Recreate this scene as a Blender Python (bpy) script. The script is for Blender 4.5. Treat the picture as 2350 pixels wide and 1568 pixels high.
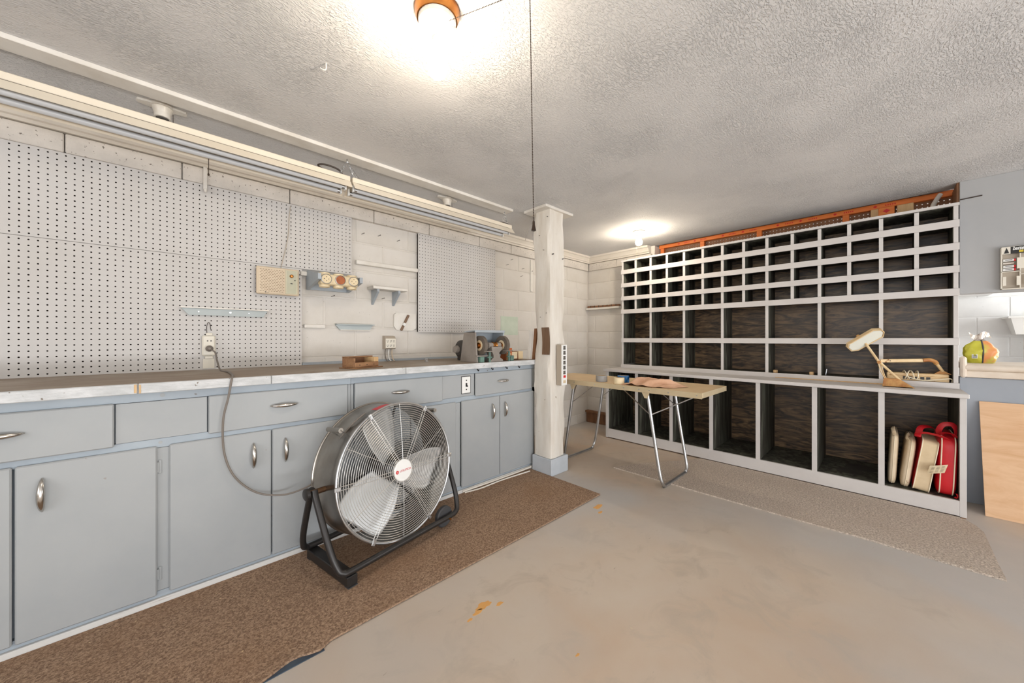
import bpy, bmesh, math, random
from mathutils import Matrix, Vector, noise
random.seed(7)
scene = bpy.context.scene
for o in list(bpy.data.objects):
    bpy.data.objects.remove(o)
COL = scene.collection
PI = math.pi

# ------------------------------------------------------------------ camera
FPX = 815.6
YAW = math.radians(46.35)
cam_d = bpy.data.cameras.new('camera')
cam_d.sensor_width = 36.0
cam_d.lens = 36.0 * FPX / 2350.0
cam_d.shift_y = -7.0 / 2350.0
cam_d.clip_start = 0.02
cam_o = bpy.data.objects.new('camera', cam_d)
COL.objects.link(cam_o)
cam_o.location = (0, 0, 1.05)
cam_o.rotation_euler = (PI / 2, 0, YAW - PI / 2)
scene.camera = cam_o

# ------------------------------------------------------------------ light
scene.view_settings.view_transform = 'Standard'
scene.view_settings.look = 'None'
scene.view_settings.exposure = 0.14
scene.view_settings.gamma = 1.0
scene.view_settings.use_curve_mapping = False

world = bpy.data.worlds.new('world')
scene.world = world
world.use_nodes = True
wn = world.node_tree
bg = wn.nodes['Background']
bg.inputs['Color'].default_value = (0.93, 0.96, 1.0, 1)
bg.inputs['Strength'].default_value = 1.0


def area(name, loc, rot, sx, sy, power, color):
    d = bpy.data.lights.new(name, 'AREA')
    d.shape = 'RECTANGLE'
    d.size, d.size_y, d.energy, d.color = sx, sy, power, color
    o = bpy.data.objects.new(name, d)
    COL.objects.link(o)
    o.location = loc
    o.rotation_euler = rot
    return o


# daylight entering by the open garage door behind the camera, and by the
# windows of the left side and of the room beyond the pass-through
area('garage_daylight', (0.3, -4.1, 1.15), (PI / 2, 0, 0), 5.0, 1.9, 36, (0.97, 0.985, 1.0))
area('ceiling_fill', (0.3, -3.95, 0.06), (math.radians(128), 0, 0), 5.0, 1.0, 215, (0.98, 0.985, 1.0))  # uplight added to brighten the ceiling, standing for bounce off the driveway
area('window_daylight', (-3.3, -0.6, 1.25), (0, -PI / 2, 0), 1.3, 3.0, 50, (0.98, 0.985, 1.0))
area('far_room_daylight', (5.2, -3.1, 1.3), (PI / 2, 0, 0), 1.8, 1.5, 85, (1.0, 1.0, 1.0))
BULB_COL = (1.0, 0.87, 0.69)
BULB1 = 165.0
BULB2 = 250.0

# ------------------------------------------------------------------ helpers


def lin(c):
    c = c / 255.0
    return c / 12.92 if c <= 0.04045 else ((c + 0.055) / 1.055) ** 2.4


def rgb(r, g, b):
    return (lin(r), lin(g), lin(b), 1.0)


def newmat(name):
    m = bpy.data.materials.new(name)
    m.use_nodes = True
    nt = m.node_tree
    b = nt.nodes['Principled BSDF']
    return m, nt, b


def node(nt, t, **kw):
    n = nt.nodes.new(t)
    for k, v in kw.items():
        if k in n.inputs:
            n.inputs[k].default_value = v
        else:
            setattr(n, k, v)
    return n


def coords(nt, stretch=(1, 1, 1)):
    tc = node(nt, 'ShaderNodeTexCoord')
    mp = node(nt, 'ShaderNodeMapping')
    mp.inputs['Scale'].default_value = stretch
    nt.links.new(tc.outputs['Object'], mp.inputs['Vector'])
    return mp.outputs['Vector']


def ntex(nt, vec, scale, detail=4, rough=0.6, dist=0.0):
    n = node(nt, 'ShaderNodeTexNoise')
    n.inputs['Scale'].default_value = scale
    n.inputs['Detail'].default_value = detail
    n.inputs['Roughness'].default_value = rough
    n.inputs['Distortion'].default_value = dist
    nt.links.new(vec, n.inputs['Vector'])
    return n.outputs['Fac']


def ramp(nt, fac, p0, p1, c0=(0, 0, 0, 1), c1=(1, 1, 1, 1)):
    r = node(nt, 'ShaderNodeValToRGB')
    e = r.color_ramp.elements
    e[0].position, e[1].position = p0, p1
    e[0].color, e[1].color = c0, c1
    nt.links.new(fac, r.inputs['Fac'])
    return r.outputs['Color']


def mixc(nt, fac, a, b):
    m = node(nt, 'ShaderNodeMix')
    m.data_type = 'RGBA'
    if isinstance(fac, (int, float)):
        m.inputs[0].default_value = fac
    else:
        nt.links.new(fac, m.inputs[0])
    for sock, v in ((m.inputs[6], a), (m.inputs[7], b)):
        if isinstance(v, tuple):
            sock.default_value = v
        else:
            nt.links.new(v, sock)
    return m.outputs[2]


def bump(nt, b, h, strength, dist):
    n = node(nt, 'ShaderNodeBump')
    n.inputs['Strength'].default_value = strength
    n.inputs['Distance'].default_value = dist
    nt.links.new(h, n.inputs['Height'])
    nt.links.new(n.outputs['Normal'], b.inputs['Normal'])


def M(name, col, col2=None, rough=0.6, metal=0.0, scale=3.0, lo=0.4, hi=0.65, stretch=(1, 1, 1),
      spots=None, sscale=60, slo=0.70, shi=0.74, bstr=0.0, bscale=80, bdist=0.002, spec=None):
    """paint-like procedural material: two tones by noise, optional chips, fine relief"""
    m, nt, b = newmat(name)
    v = coords(nt, stretch)
    c = col
    if col2 is not None:
        c = mixc(nt, ramp(nt, ntex(nt, v, scale, 6), lo, hi), col, col2)
    if spots is not None:
        v2 = coords(nt)
        c = mixc(nt, ramp(nt, ntex(nt, v2, sscale, 2, 0.5), slo, shi), c, spots)
    if isinstance(c, tuple):
        b.inputs['Base Color'].default_value = c
    else:
        nt.links.new(c, b.inputs['Base Color'])
    b.inputs['Roughness'].default_value = rough
    b.inputs['Metallic'].default_value = metal
    if spec is not None:
        b.inputs['Specular IOR Level'].default_value = spec
    if bstr:
        bump(nt, b, ntex(nt, v, bscale, 3), bstr, bdist)
    return m


def wood(name, a, bcol, rough=0.55, scale=6.0, stretch=(0.35, 4, 4), dist=1.5, lo=0.35, hi=0.7, bstr=0.15, dark=None):
    m, nt, b = newmat(name)
    v = coords(nt, stretch)
    n1 = ntex(nt, v, scale, 8, 0.65, dist)
    c = mixc(nt, ramp(nt, n1, lo, hi), a, bcol)
    if dark is not None:
        c = mixc(nt, ramp(nt, ntex(nt, coords(nt), 2.2, 4), 0.5, 0.75), c, dark)
    nt.links.new(c, b.inputs['Base Color'])
    b.inputs['Roughness'].default_value = rough
    if bstr:
        bump(nt, b, n1, bstr, 0.002)
    return m


MAT = {}
MAT['wall'] = M('painted_block', rgb(216, 211, 204), rgb(206, 200, 191), 0.75, scale=2.5, spots=rgb(150, 142, 130), sscale=55, slo=0.73, shi=0.76, bstr=0.35, bscale=140, bdist=0.0015)
MAT['capblock'] = M('painted_cap_block', rgb(220, 213, 204), rgb(196, 190, 182), 0.75, scale=4, spots=rgb(120, 112, 102), sscale=70, slo=0.66, shi=0.70, bstr=0.5, bscale=90, bdist=0.003)
MAT['trim'] = M('trim_paint', rgb(224, 217, 206), rgb(216, 208, 196), 0.5, scale=2)
MAT['whitewood'] = M('white_painted_wood', rgb(228, 224, 217), rgb(214, 208, 198), 0.55, scale=5, bstr=0.1, bscale=40)
MAT['peg'] = M('pegboard_paint', rgb(203, 200, 197), rgb(196, 192, 187), 0.6, scale=1.5)
MAT['hardboard_shade'] = M('hardboard_hole_shade', rgb(34, 27, 22), None, 1.0, spec=0.0)  # hole walls and battens; near-black also paints the shade inside the holes
MAT['cab'] = M('cabinet_grey', rgb(164, 167, 168), rgb(156, 160, 162), 0.5, scale=2.2, spots=rgb(150, 146, 140), sscale=38, slo=0.76, shi=0.80, bstr=0.08, bscale=25)
MAT['frame'] = M('face_frame_bluegrey', rgb(166, 176, 184), rgb(152, 162, 171), 0.5, scale=3, spots=rgb(120, 118, 114), sscale=30, slo=0.74, shi=0.77)
MAT['toe'] = M('toe_board', rgb(206, 205, 202), rgb(150, 128, 108), 0.7, scale=9, lo=0.58, hi=0.72, stretch=(0.4, 3, 3))
MAT['shelfgrey'] = M('shelf_grey', rgb(210, 206, 203), rgb(202, 197, 194), 0.55, scale=3)
MAT['shelfin'] = None
MAT['chrome'] = M('chrome', rgb(200, 196, 190), None, 0.22, 1.0)
MAT['galv'] = M('galvanised_steel', rgb(176, 170, 162), rgb(150, 143, 134), 0.32, 1.0, scale=3, stretch=(1, 1, 1))
MAT['alu'] = M('aluminium', rgb(205, 206, 207), rgb(180, 182, 184), 0.35, 1.0, scale=12)
MAT['wire'] = M('grille_wire', rgb(214, 212, 208), None, 0.35, 0.6)
MAT['blade'] = M('fan_blade', rgb(206, 208, 208), rgb(190, 190, 188), 0.4, 0.35, scale=3)
MAT['blackmetal'] = M('black_steel', rgb(58, 56, 55), None, 0.35, 0.5)
MAT['rustysteel'] = M('rusty_steel', rgb(120, 92, 66), rgb(92, 68, 48), 0.45, 0.7, scale=20)
MAT['rubber'] = M('rubber', rgb(62, 62, 64), None, 0.7)
MAT['black'] = M('black_plastic', rgb(26, 24, 23), None, 0.5)
MAT['darkgrey'] = M('dark_grey', rgb(70, 66, 62), rgb(54, 50, 46), 0.6, scale=8)
MAT['white'] = M('white_plastic', rgb(236, 236, 233), None, 0.4)
MAT['porcelain'] = M('porcelain', rgb(232, 228, 220), rgb(205, 196, 182), 0.3, scale=10)
MAT['red'] = M('red_vinyl', rgb(205, 30, 40), rgb(190, 22, 34), 0.42, scale=5, bstr=0.1, bscale=120)
MAT['cream'] = M('cream_canvas', rgb(224, 203, 168), rgb(212, 188, 150), 0.75, scale=8, bstr=0.2, bscale=220)
MAT['creamv'] = M('cream_vinyl', rgb(226, 208, 180), rgb(205, 178, 140), 0.5, scale=4, spots=rgb(120, 90, 60), sscale=30, slo=0.74, shi=0.78)
MAT['piping'] = M('cream_piping', rgb(240, 228, 200), None, 0.6)
MAT['redplastic'] = M('red_plastic', rgb(205, 28, 34), None, 0.4)
MAT['cordgrey'] = M('cord_grey', rgb(120, 112, 104), None, 0.55)
MAT['corddark'] = M('cord_dark', rgb(58, 46, 38), None, 0.55)
MAT['bead'] = M('bead_chain', rgb(60, 46, 36), None, 0.4, 0.6)
MAT['brass'] = M('brass', rgb(176, 120, 60), rgb(140, 84, 36), 0.35, 0.9, scale=8)
MAT['greenmetal'] = M('green_enamel', rgb(96, 128, 116), rgb(70, 98, 88), 0.45, scale=12)
MAT['stone'] = M('grinding_stone', rgb(112, 102, 92), rgb(98, 88, 78), 0.9, scale=20, bstr=0.4, bscale=300)
MAT['paperlabel'] = M('paper_label', rgb(222, 206, 176), rgb(200, 178, 140), 0.7, scale=9)
MAT['castgrey'] = M('cast_grey', rgb(150, 142, 134), rgb(132, 124, 116), 0.55, scale=6)
MAT['bluegrey'] = M('blue_grey_paint', rgb(168, 176, 182), rgb(156, 163, 170), 0.5, scale=4)
MAT['teal'] = M('pale_teal_paint', rgb(182, 190, 190), rgb(172, 180, 180), 0.55, scale=5)
MAT['beige'] = M('beige_plastic', rgb(214, 196, 170), rgb(204, 186, 160), 0.5, scale=6)
MAT['radiobrown'] = M('radio_side', rgb(120, 106, 96), None, 0.5)
MAT['radiopanel'] = M('radio_panel', rgb(188, 186, 164), rgb(178, 176, 152), 0.4, scale=8)
MAT['slot'] = M('slot_dark', rgb(120, 96, 72), None, 0.8)
MAT['ivory'] = M('ivory_plastic', rgb(226, 220, 206), None, 0.45)
MAT['taupe'] = M('taupe_plastic', rgb(176, 164, 148), None, 0.5)
MAT['rust'] = M('rust_lid', rgb(172, 98, 52), rgb(148, 78, 40), 0.6, scale=30)
MAT['lid'] = M('cream_lid', rgb(226, 208, 172), rgb(210, 190, 152), 0.45, scale=25)
MAT['greypaint'] = M('wall_grey', rgb(172, 172, 172), rgb(164, 165, 166), 0.6, scale=1.2)
MAT['greypaint_low'] = M('wall_grey_low', rgb(154, 160, 168), rgb(142, 149, 158), 0.6, scale=1.5, spots=rgb(190, 192, 194), sscale=18, slo=0.74, shi=0.80)
MAT['sill'] = M('sill_cream', rgb(226, 214, 198), rgb(212, 196, 178), 0.5, scale=6)
MAT['farwall'] = M('far_block_white', rgb(236, 237, 236), rgb(226, 227, 226), 0.7, scale=3, spots=rgb(160, 156, 150), sscale=40, slo=0.75, shi=0.78, bstr=0.3, bscale=120, bdist=0.0015)
MAT['ply'] = wood('plywood_sheet', rgb(222, 184, 146), rgb(205, 160, 118), 0.6, 3.0, (6, 0.8, 3.0), 2.0, 0.4, 0.75, 0.05)
MAT['benchwood'] = wood('bench_worn_wood', rgb(164, 150, 134), rgb(130, 112, 96), 0.65, 5.0, (0.5, 7, 7), 1.0, 0.3, 0.75, 0.2, rgb(176, 166, 154))
MAT['orange'] = wood('orange_lumber', rgb(236, 140, 66), rgb(214, 104, 40), 0.55, 5.0, (6, 0.5, 6), 1.0, 0.3, 0.75, 0.1)
MAT['palewood'] = wood('pale_lumber', rgb(216, 182, 134), rgb(190, 152, 108), 0.6, 6.0, (4, 4, 0.6), 1.0)
MAT['brownwood'] = wood('brown_wood', rgb(140, 98, 66), rgb(108, 72, 46), 0.6, 6.0, (5, 5, 0.8), 1.0)
MAT['boxwood'] = wood('box_wood', rgb(160, 120, 84), rgb(128, 90, 60), 0.6, 7.0, (0.8, 5, 5), 1.0)
MAT['leather'] = wood('brown_strip', rgb(132, 104, 80), rgb(104, 78, 58), 0.5, 5.0, (5, 5, 0.5), 0.8)
MAT['postwood'] = M('hewn_post_paint', rgb(228, 223, 214), rgb(214, 206, 194), 0.65, scale=4, stretch=(3, 3, 0.6), spots=rgb(160, 146, 128), sscale=26, slo=0.74, shi=0.78, bstr=0.5, bscale=22, bdist=0.004)
MAT['padconcrete'] = M('pad_paint', rgb(190, 196, 202), rgb(178, 184, 190), 0.6, scale=6, bstr=0.2)
MAT['tabletop'] = M('table_laminate', rgb(214, 186, 144), rgb(204, 176, 134), 0.5, scale=5)
MAT['tableedge'] = M('table_edge_metal', rgb(214, 196, 162), rgb(202, 184, 150), 0.4, 0.3, scale=5)
MAT['towel'] = M('towel_cotton', rgb(214, 172, 142), rgb(200, 154, 122), 0.9, scale=10, bstr=0.3, bscale=400, bdist=0.001)
MAT['tapegrey'] = M('tape_grey', rgb(158, 156, 154), rgb(144, 142, 140), 0.4, scale=20)
MAT['tapeblue'] = M('tape_blue', rgb(46, 116, 178), None, 0.5)
MAT['tapecream'] = M('tape_cream', rgb(240, 222, 184), None, 0.55)
MAT['cardboard'] = M('cardboard_core', rgb(190, 160, 120), None, 0.8)
MAT['lampcream'] = M('lamp_enamel', rgb(232, 206, 162), rgb(214, 180, 130), 0.4, scale=10, spots=rgb(150, 92, 44), sscale=40, slo=0.70, shi=0.78)
MAT['lamprust'] = M('lamp_rusty', rgb(206, 158, 96), rgb(166, 104, 52), 0.6, scale=14, lo=0.4, hi=0.6)
MAT['glasspane'] = M('milky_glass', rgb(226, 226, 214), None, 0.12)
MAT['bagfoil'] = M('bag_foil', rgb(214, 206, 196), rgb(190, 178, 168), 0.25, 0.7, scale=15)
MAT['bagyellow'] = M('bag_yellow', rgb(204, 200, 70), rgb(188, 182, 56), 0.35, scale=10)
MAT['bagpic'] = M('bag_picture', rgb(226, 150, 90), rgb(206, 196, 90), 0.35, scale=9, lo=0.45, hi=0.55)
MAT['tube'] = M('unlit_tube', rgb(206, 208, 210), None, 0.25)
MAT['reflector'] = M('reflector_enamel', rgb(206, 206, 206), rgb(194, 194, 194), 0.35, scale=3)
MAT['fixture'] = M('fixture_enamel', rgb(232, 222, 204), rgb(224, 212, 192), 0.4, scale=2)
MAT['groove'] = M('groove_dark', rgb(70, 58, 46), None, 0.8)
MAT['darkvinyl'] = M('floor_underlay', rgb(64, 78, 92), rgb(54, 66, 80), 0.4, scale=10)
MAT['outletdark'] = M('outlet_dark', rgb(60, 58, 56), None, 0.5)
MAT['yellowprint'] = M('yellow_print', rgb(214, 190, 60), None, 0.5)
MAT['greentint'] = M('green_tint_paint', rgb(206, 216, 200), rgb(196, 208, 190), 0.75, scale=8, lo=0.4, hi=0.6)
MAT['ochre'] = M('ochre_paint_chip', rgb(222, 166, 96), None, 0.8)
MAT['orangebox'] = M('orange_box', rgb(196, 110, 62), rgb(176, 94, 50), 0.6, scale=12)
MAT['clear'] = None


def mat_clear():
    m, nt, b = newmat('clear_plastic')
    b.inputs['Base Color'].default_value = (0.9, 0.9, 0.9, 1)
    b.inputs['Roughness'].default_value = 0.1
    b.inputs['Transmission Weight'].default_value = 0.9
    return m


MAT['clear'] = mat_clear()


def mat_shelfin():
    # raw dark plywood inside the cubbies, wavy grain; shade darkened into its colour
    m, nt, b = newmat('shaded_plywood')
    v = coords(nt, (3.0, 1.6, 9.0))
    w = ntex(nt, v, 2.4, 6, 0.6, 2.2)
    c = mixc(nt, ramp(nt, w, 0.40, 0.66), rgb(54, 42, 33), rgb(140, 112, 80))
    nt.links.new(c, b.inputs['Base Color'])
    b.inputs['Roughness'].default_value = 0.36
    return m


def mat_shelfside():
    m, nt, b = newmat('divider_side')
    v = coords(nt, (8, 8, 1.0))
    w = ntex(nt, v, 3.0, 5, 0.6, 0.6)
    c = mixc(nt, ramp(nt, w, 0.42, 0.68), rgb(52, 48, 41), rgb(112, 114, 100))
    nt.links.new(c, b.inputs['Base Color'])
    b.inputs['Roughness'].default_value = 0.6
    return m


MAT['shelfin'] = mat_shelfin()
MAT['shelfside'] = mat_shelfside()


def mat_ceiling():
    m, nt, b = newmat('textured_ceiling')
    v = coords(nt)
    c = mixc(nt, ramp(nt, ntex(nt, v, 0.8, 3), 0.4, 0.7), rgb(224, 223, 222), rgb(216, 214, 213))
    nt.links.new(c, b.inputs['Base Color'])
    b.inputs['Roughness'].default_value = 0.8
    # combed, swirled texture paint: ridged worm noise, patchy
    vw = node(nt, 'ShaderNodeVectorMath', operation='ADD')
    wob = node(nt, 'ShaderNodeTexNoise')
    wob.inputs['Scale'].default_value = 4.0
    nt.links.new(v, wob.inputs['Vector'])
    sc = node(nt, 'ShaderNodeVectorMath', operation='SCALE')
    sc.inputs['Scale'].default_value = 0.10
    nt.links.new(wob.outputs['Color'], sc.inputs[0])
    nt.links.new(v, vw.inputs[0])
    nt.links.new(sc.outputs[0], vw.inputs[1])
    st = node(nt, 'ShaderNodeMapping')
    st.inputs['Scale'].default_value = (75, 170, 1)
    st.inputs['Rotation'].default_value = (0, 0, 0.3)
    nt.links.new(vw.outputs[0], st.inputs['Vector'])
    n1 = ntex(nt, st.outputs['Vector'], 1.0, 4, 0.55, 0.6)
    r1 = ramp(nt, n1, 0.46, 0.66)
    n2 = ramp(nt, ntex(nt, v, 2.5, 3), 0.35, 0.65, (0.25, 0.25, 0.25, 1), (1, 1, 1, 1))
    mul = node(nt, 'ShaderNodeMath', operation='MULTIPLY')
    nt.links.new(r1, mul.inputs[0])
    nt.links.new(n2, mul.inputs[1])
    bump(nt, b, mul.outputs[0], 0.9, 0.0050)
    return m


MAT['ceiling'] = mat_ceiling()


def mat_floor():
    m, nt, b = newmat('painted_concrete_floor')
    v = coords(nt)
    c = mixc(nt, ramp(nt, ntex(nt, v, 1.1, 5, 0.6, 0.6), 0.38, 0.66), rgb(204, 190, 174), rgb(198, 176, 154))
    c = mixc(nt, ramp(nt, ntex(nt, v, 5.0, 5, 0.65, 1.0), 0.52, 0.72), c, rgb(188, 174, 158))
    # grey paint worn thin away from the benches: greyer by the shelf wall
    c = mixc(nt, ramp(nt, ntex(nt, v, 0.55, 3, 0.5), 0.46, 0.60), c, rgb(192, 187, 182))
    c = mixc(nt, ramp(nt, ntex(nt, coords(nt, (14, 45, 1)), 1.0, 4), 0.70, 0.80), c, rgb(140, 120, 102))
    c = mixc(nt, ramp(nt, ntex(nt, v, 42, 2, 0.4), 0.77, 0.80), c, rgb(205, 188, 165))
    nt.links.new(c, b.inputs['Base Color'])
    r = ramp(nt, ntex(nt, v, 6, 4), 0.3, 0.7, (0.38, 0.38, 0.38, 1), (0.6, 0.6, 0.6, 1))
    nt.links.new(r, b.inputs['Roughness'])
    bump(nt, b, ntex(nt, v, 30, 5), 0.15, 0.003)
    return m


MAT['floor'] = mat_floor()


def mat_carpet(name, a, b2, stain, tuft):
    m, nt, b = newmat(name)
    v = coords(nt)
    f = ntex(nt, v, tuft, 3, 0.7, 0.5)
    c = mixc(nt, ramp(nt, f, 0.38, 0.64), a, b2)
    c = mixc(nt, ramp(nt, ntex(nt, v, 2.0, 4), 0.50, 0.72, (0, 0, 0, 1), (0.55, 0.55, 0.55, 1)), c, stain)
    c = mixc(nt, ramp(nt, ntex(nt, v, 75, 1, 0.3), 0.79, 0.82), c, rgb(222, 196, 156))
    nt.links.new(c, b.inputs['Base Color'])
    b.inputs['Roughness'].default_value = 0.95
    b.inputs['Specular IOR Level'].default_value = 0.1
    bump(nt, b, f, 0.9, 0.006)
    return m


MAT['carpetbrown'] = mat_carpet('brown_carpet', rgb(126, 101, 83), rgb(186, 157, 131), rgb(146, 113, 86), 130)
MAT['carpetgrey'] = mat_carpet('taupe_carpet', rgb(166, 153, 141), rgb(226, 212, 198), rgb(184, 168, 153), 120)


def emis(name, col, strength):
    m = bpy.data.materials.new(name)
    m.use_nodes = True
    nt = m.node_tree
    b = nt.nodes['Principled BSDF']
    b.inputs['Base Color'].default_value = (*col, 1)
    b.inputs['Emission Color'].default_value = (*col, 1)
    b.inputs['Emission Strength'].default_value = strength
    return m


MAT['bulb1'] = emis('lit_bulb_near', BULB_COL, BULB1)
MAT['bulb2'] = emis('lit_bulb_far', BULB_COL, BULB2)


# ------------------------------------------------------------------ mesh builder
class MB:
    def __init__(self):
        self.v = []
        self.f = []
        self.mi = []
        self.cur = 0

    def add(self, vs, fs, T=None):
        n = len(self.v)
        for p in vs:
            p = Vector(p)
            self.v.append(T @ p if T is not None else p)
        for f in fs:
            self.f.append([i + n for i in f])
            self.mi.append(self.cur)
        return self

    def box(self, x0, x1, y0, y1, z0, z1, c=0.0, T=None):
        x0, x1 = min(x0, x1), max(x0, x1)
        y0, y1 = min(y0, y1), max(y0, y1)
        z0, z1 = min(z0, z1), max(z0, z1)
        if c <= 0:
            vs = [(x, y, z) for z in (z0, z1) for y in (y0, y1) for x in (x0, x1)]
            fs = [(0, 2, 3, 1), (4, 5, 7, 6), (0, 1, 5, 4), (2, 6, 7, 3), (0, 4, 6, 2), (1, 3, 7, 5)]
            return self.add(vs, fs, T)
        c = min(c, (x1 - x0) * .45, (y1 - y0) * .45, (z1 - z0) * .45)
        lo, hi = (x0, y0, z0), (x1, y1, z1)
        vs = []
        idx = {}
        for sx in (0, 1):
            for sy in (0, 1):
                for sz in (0, 1):
                    s = (sx, sy, sz)
                    for ax in range(3):
                        p = []
                        for k in range(3):
                            base = hi[k] if s[k] else lo[k]
                            inn = -c if s[k] else c
                            p.append(base if k == ax else base + inn)
                        idx[(s, ax)] = len(vs)
                        vs.append(tuple(p))
        fs = []
        for ax in range(3):
            o1, o2 = (ax + 1) % 3, (ax + 2) % 3
            for s in (0, 1):
                q = []
                for a, b_ in ((0, 0), (1, 0), (1, 1), (0, 1)):
                    k = [0, 0, 0]
                    k[ax], k[o1], k[o2] = s, a, b_
                    q.append(idx[(tuple(k), ax)])
                fs.append(q if s else q[::-1])
        for ax in range(3):
            o1, o2 = (ax + 1) % 3, (ax + 2) % 3
            for a in (0, 1):
                for b_ in (0, 1):
                    k0 = [0, 0, 0]
                    k1 = [0, 0, 0]
                    k0[o1] = k1[o1] = a
                    k0[o2] = k1[o2] = b_
                    k1[ax] = 1
                    q = [idx[(tuple(k0), o1)], idx[(tuple(k1), o1)], idx[(tuple(k1), o2)], idx[(tuple(k0), o2)]]
                    fs.append(q if (a == b_) == False else q[::-1])
        for sx in (0, 1):
            for sy in (0, 1):
                for sz in (0, 1):
                    s = (sx, sy, sz)
                    t = [idx[(s, 0)], idx[(s, 1)], idx[(s, 2)]]
                    fs.append(t if (sx + sy + sz) % 2 == 1 else t[::-1])
        return self.add(vs, fs, T)

    def tube(self, pts, r, n=10, closed=False, caps=True, T=None, flat=None):
        pts = [Vector(p) for p in pts]
        k = len(pts)
        rs = r if isinstance(r, (list, tuple)) else [r] * k
        tang = []
        for i in range(k):
            if closed:
                t = pts[(i + 1) % k] - pts[i - 1]
            else:
                t = pts[min(i + 1, k - 1)] - pts[max(i - 1, 0)]
            tang.append(t.normalized())
        up = Vector((0, 0, 1))
        if abs(tang[0].dot(up)) > 0.95:
            up = Vector((1, 0, 0))
        nrm = (up - tang[0] * up.dot(tang[0])).normalized()
        vs = []
        for i in range(k):
            nrm = (nrm - tang[i] * nrm.dot(tang[i])).normalized()
            bi = tang[i].cross(nrm)
            for j in range(n):
                a = 2 * PI * j / n
                ca, sa = math.cos(a), math.sin(a)
                if flat:
                    ca *= flat[0]
                    sa *= flat[1]
                vs.append(pts[i] + (nrm * ca + bi * sa) * rs[i])
        fs = []
        for i in range(k if closed else k - 1):
            for j in range(n):
                a, b_ = i * n + j, i * n + (j + 1) % n
                c, d = ((i + 1) % k) * n + (j + 1) % n, ((i + 1) % k) * n + j
                fs.append((a, b_, c, d))
        if caps and not closed:
            fs.append(tuple(range(n - 1, -1, -1)))
            fs.append(tuple(range((k - 1) * n, k * n)))
        return self.add(vs, fs, T)

    def cyl(self, p0, p1, r, n=16, r1=None, T=None):
        return self.tube([p0, p1], [r, r if r1 is None else r1], n, T=T)

    def ring(self, c, R, r, axis='y', n=48, m=6, T=None):
        pts = []
        for i in range(n):
            a = 2 * PI * i / n
            u, w = R * math.cos(a), R * math.sin(a)
            pts.append({'y': (c[0] + u, c[1], c[2] + w), 'z': (c[0] + u, c[1] + w, c[2]), 'x': (c[0], c[1] + u, c[2] + w)}[axis])
        return self.tube(pts, r, m, closed=True, T=T)

    def lathe(self, prof, n=24, T=None, caps=True):
        vs, fs = [], []
        k = len(prof)
        for (r, z) in prof:
            for j in range(n):
                a = 2 * PI * j / n
                vs.append((r * math.cos(a), r * math.sin(a), z))
        for i in range(k - 1):
            for j in range(n):
                fs.append((i * n + j, i * n + (j + 1) % n, (i + 1) * n + (j + 1) % n, (i + 1) * n + j))
        if caps:
            if prof[0][0] > 1e-5:
                fs.append(tuple(range(n - 1, -1, -1)))
            if prof[-1][0] > 1e-5:
                fs.append(tuple(range((k - 1) * n, k * n)))
        return self.add(vs, fs, T)

    def prism(self, poly, a0, a1, axis='z', T=None):
        n = len(poly)

        def P(u, w, t):
            return {'z': (u, w, t), 'x': (t, u, w), 'y': (u, t, w)}[axis]
        vs = [P(u, w, a0) for u, w in poly] + [P(u, w, a1) for u, w in poly]
        fs = [tuple(range(n - 1, -1, -1)), tuple(range(n, 2 * n))]
        for i in range(n):
            j = (i + 1) % n
            fs.append((i, j, n + j, n + i))
        return self.add(vs, fs, T)

    def sphere(self, c, r, n=12, m=8, s=(1, 1, 1), T=None):
        prof = [(r * math.sin(PI * i / m), -r * math.cos(PI * i / m)) for i in range(m + 1)]
        prof[0] = (1e-6, -r)
        prof[-1] = (1e-6, r)
        Q = Matrix.Translation(c) @ Matrix.Diagonal((s[0], s[1], s[2], 1))
        return self.lathe(prof, n, (T @ Q) if T is not None else Q, caps=False)

    def grid(self, fn, nu, nv, T=None):
        vs = [fn(i / nu, j / nv) for i in range(nu + 1) for j in range(nv + 1)]
        fs = []
        for i in range(nu):
            for j in range(nv):
                a = i * (nv + 1) + j
                fs.append((a, a + nv + 1, a + nv + 2, a + 1))
        return self.add(vs, fs, T)

    def mesh(self, name, inv=None, smooth=True, angle=35, fix=True):
        me = bpy.data.meshes.new(name)
        vs = [(inv @ p) if inv is not None else p for p in self.v]
        me.from_pydata(vs, [], self.f)
        if any(self.mi):
            me.polygons.foreach_set('material_index', self.mi)
        if fix:
            bm = bmesh.new()
            bm.from_mesh(me)
            bmesh.ops.recalc_face_normals(bm, faces=bm.faces)
            bm.to_mesh(me)
            bm.free()
        me.update()
        if smooth:
            me.shade_smooth()
            me.set_sharp_from_angle(angle=math.radians(angle))
        return me


WM = {}


def wmat(o):
    return WM.get(o.name, Matrix.Identity(4)) if o is not None else Matrix.Identity(4)


def thing(name, label, cat, loc=(0, 0, 0), rotz=0.0, group=None, rot=None):
    o = bpy.data.objects.new(name, None)
    o.empty_display_size = 0.1
    COL.objects.link(o)
    o.location = loc
    o.rotation_euler = rot if rot is not None else (0, 0, rotz)
    o['label'], o['category'] = label, cat
    if group:
        o['group'] = group
    from mathutils import Euler
    WM[o.name] = Matrix.Translation(loc) @ Euler(o.rotation_euler).to_matrix().to_4x4()
    return o


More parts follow.
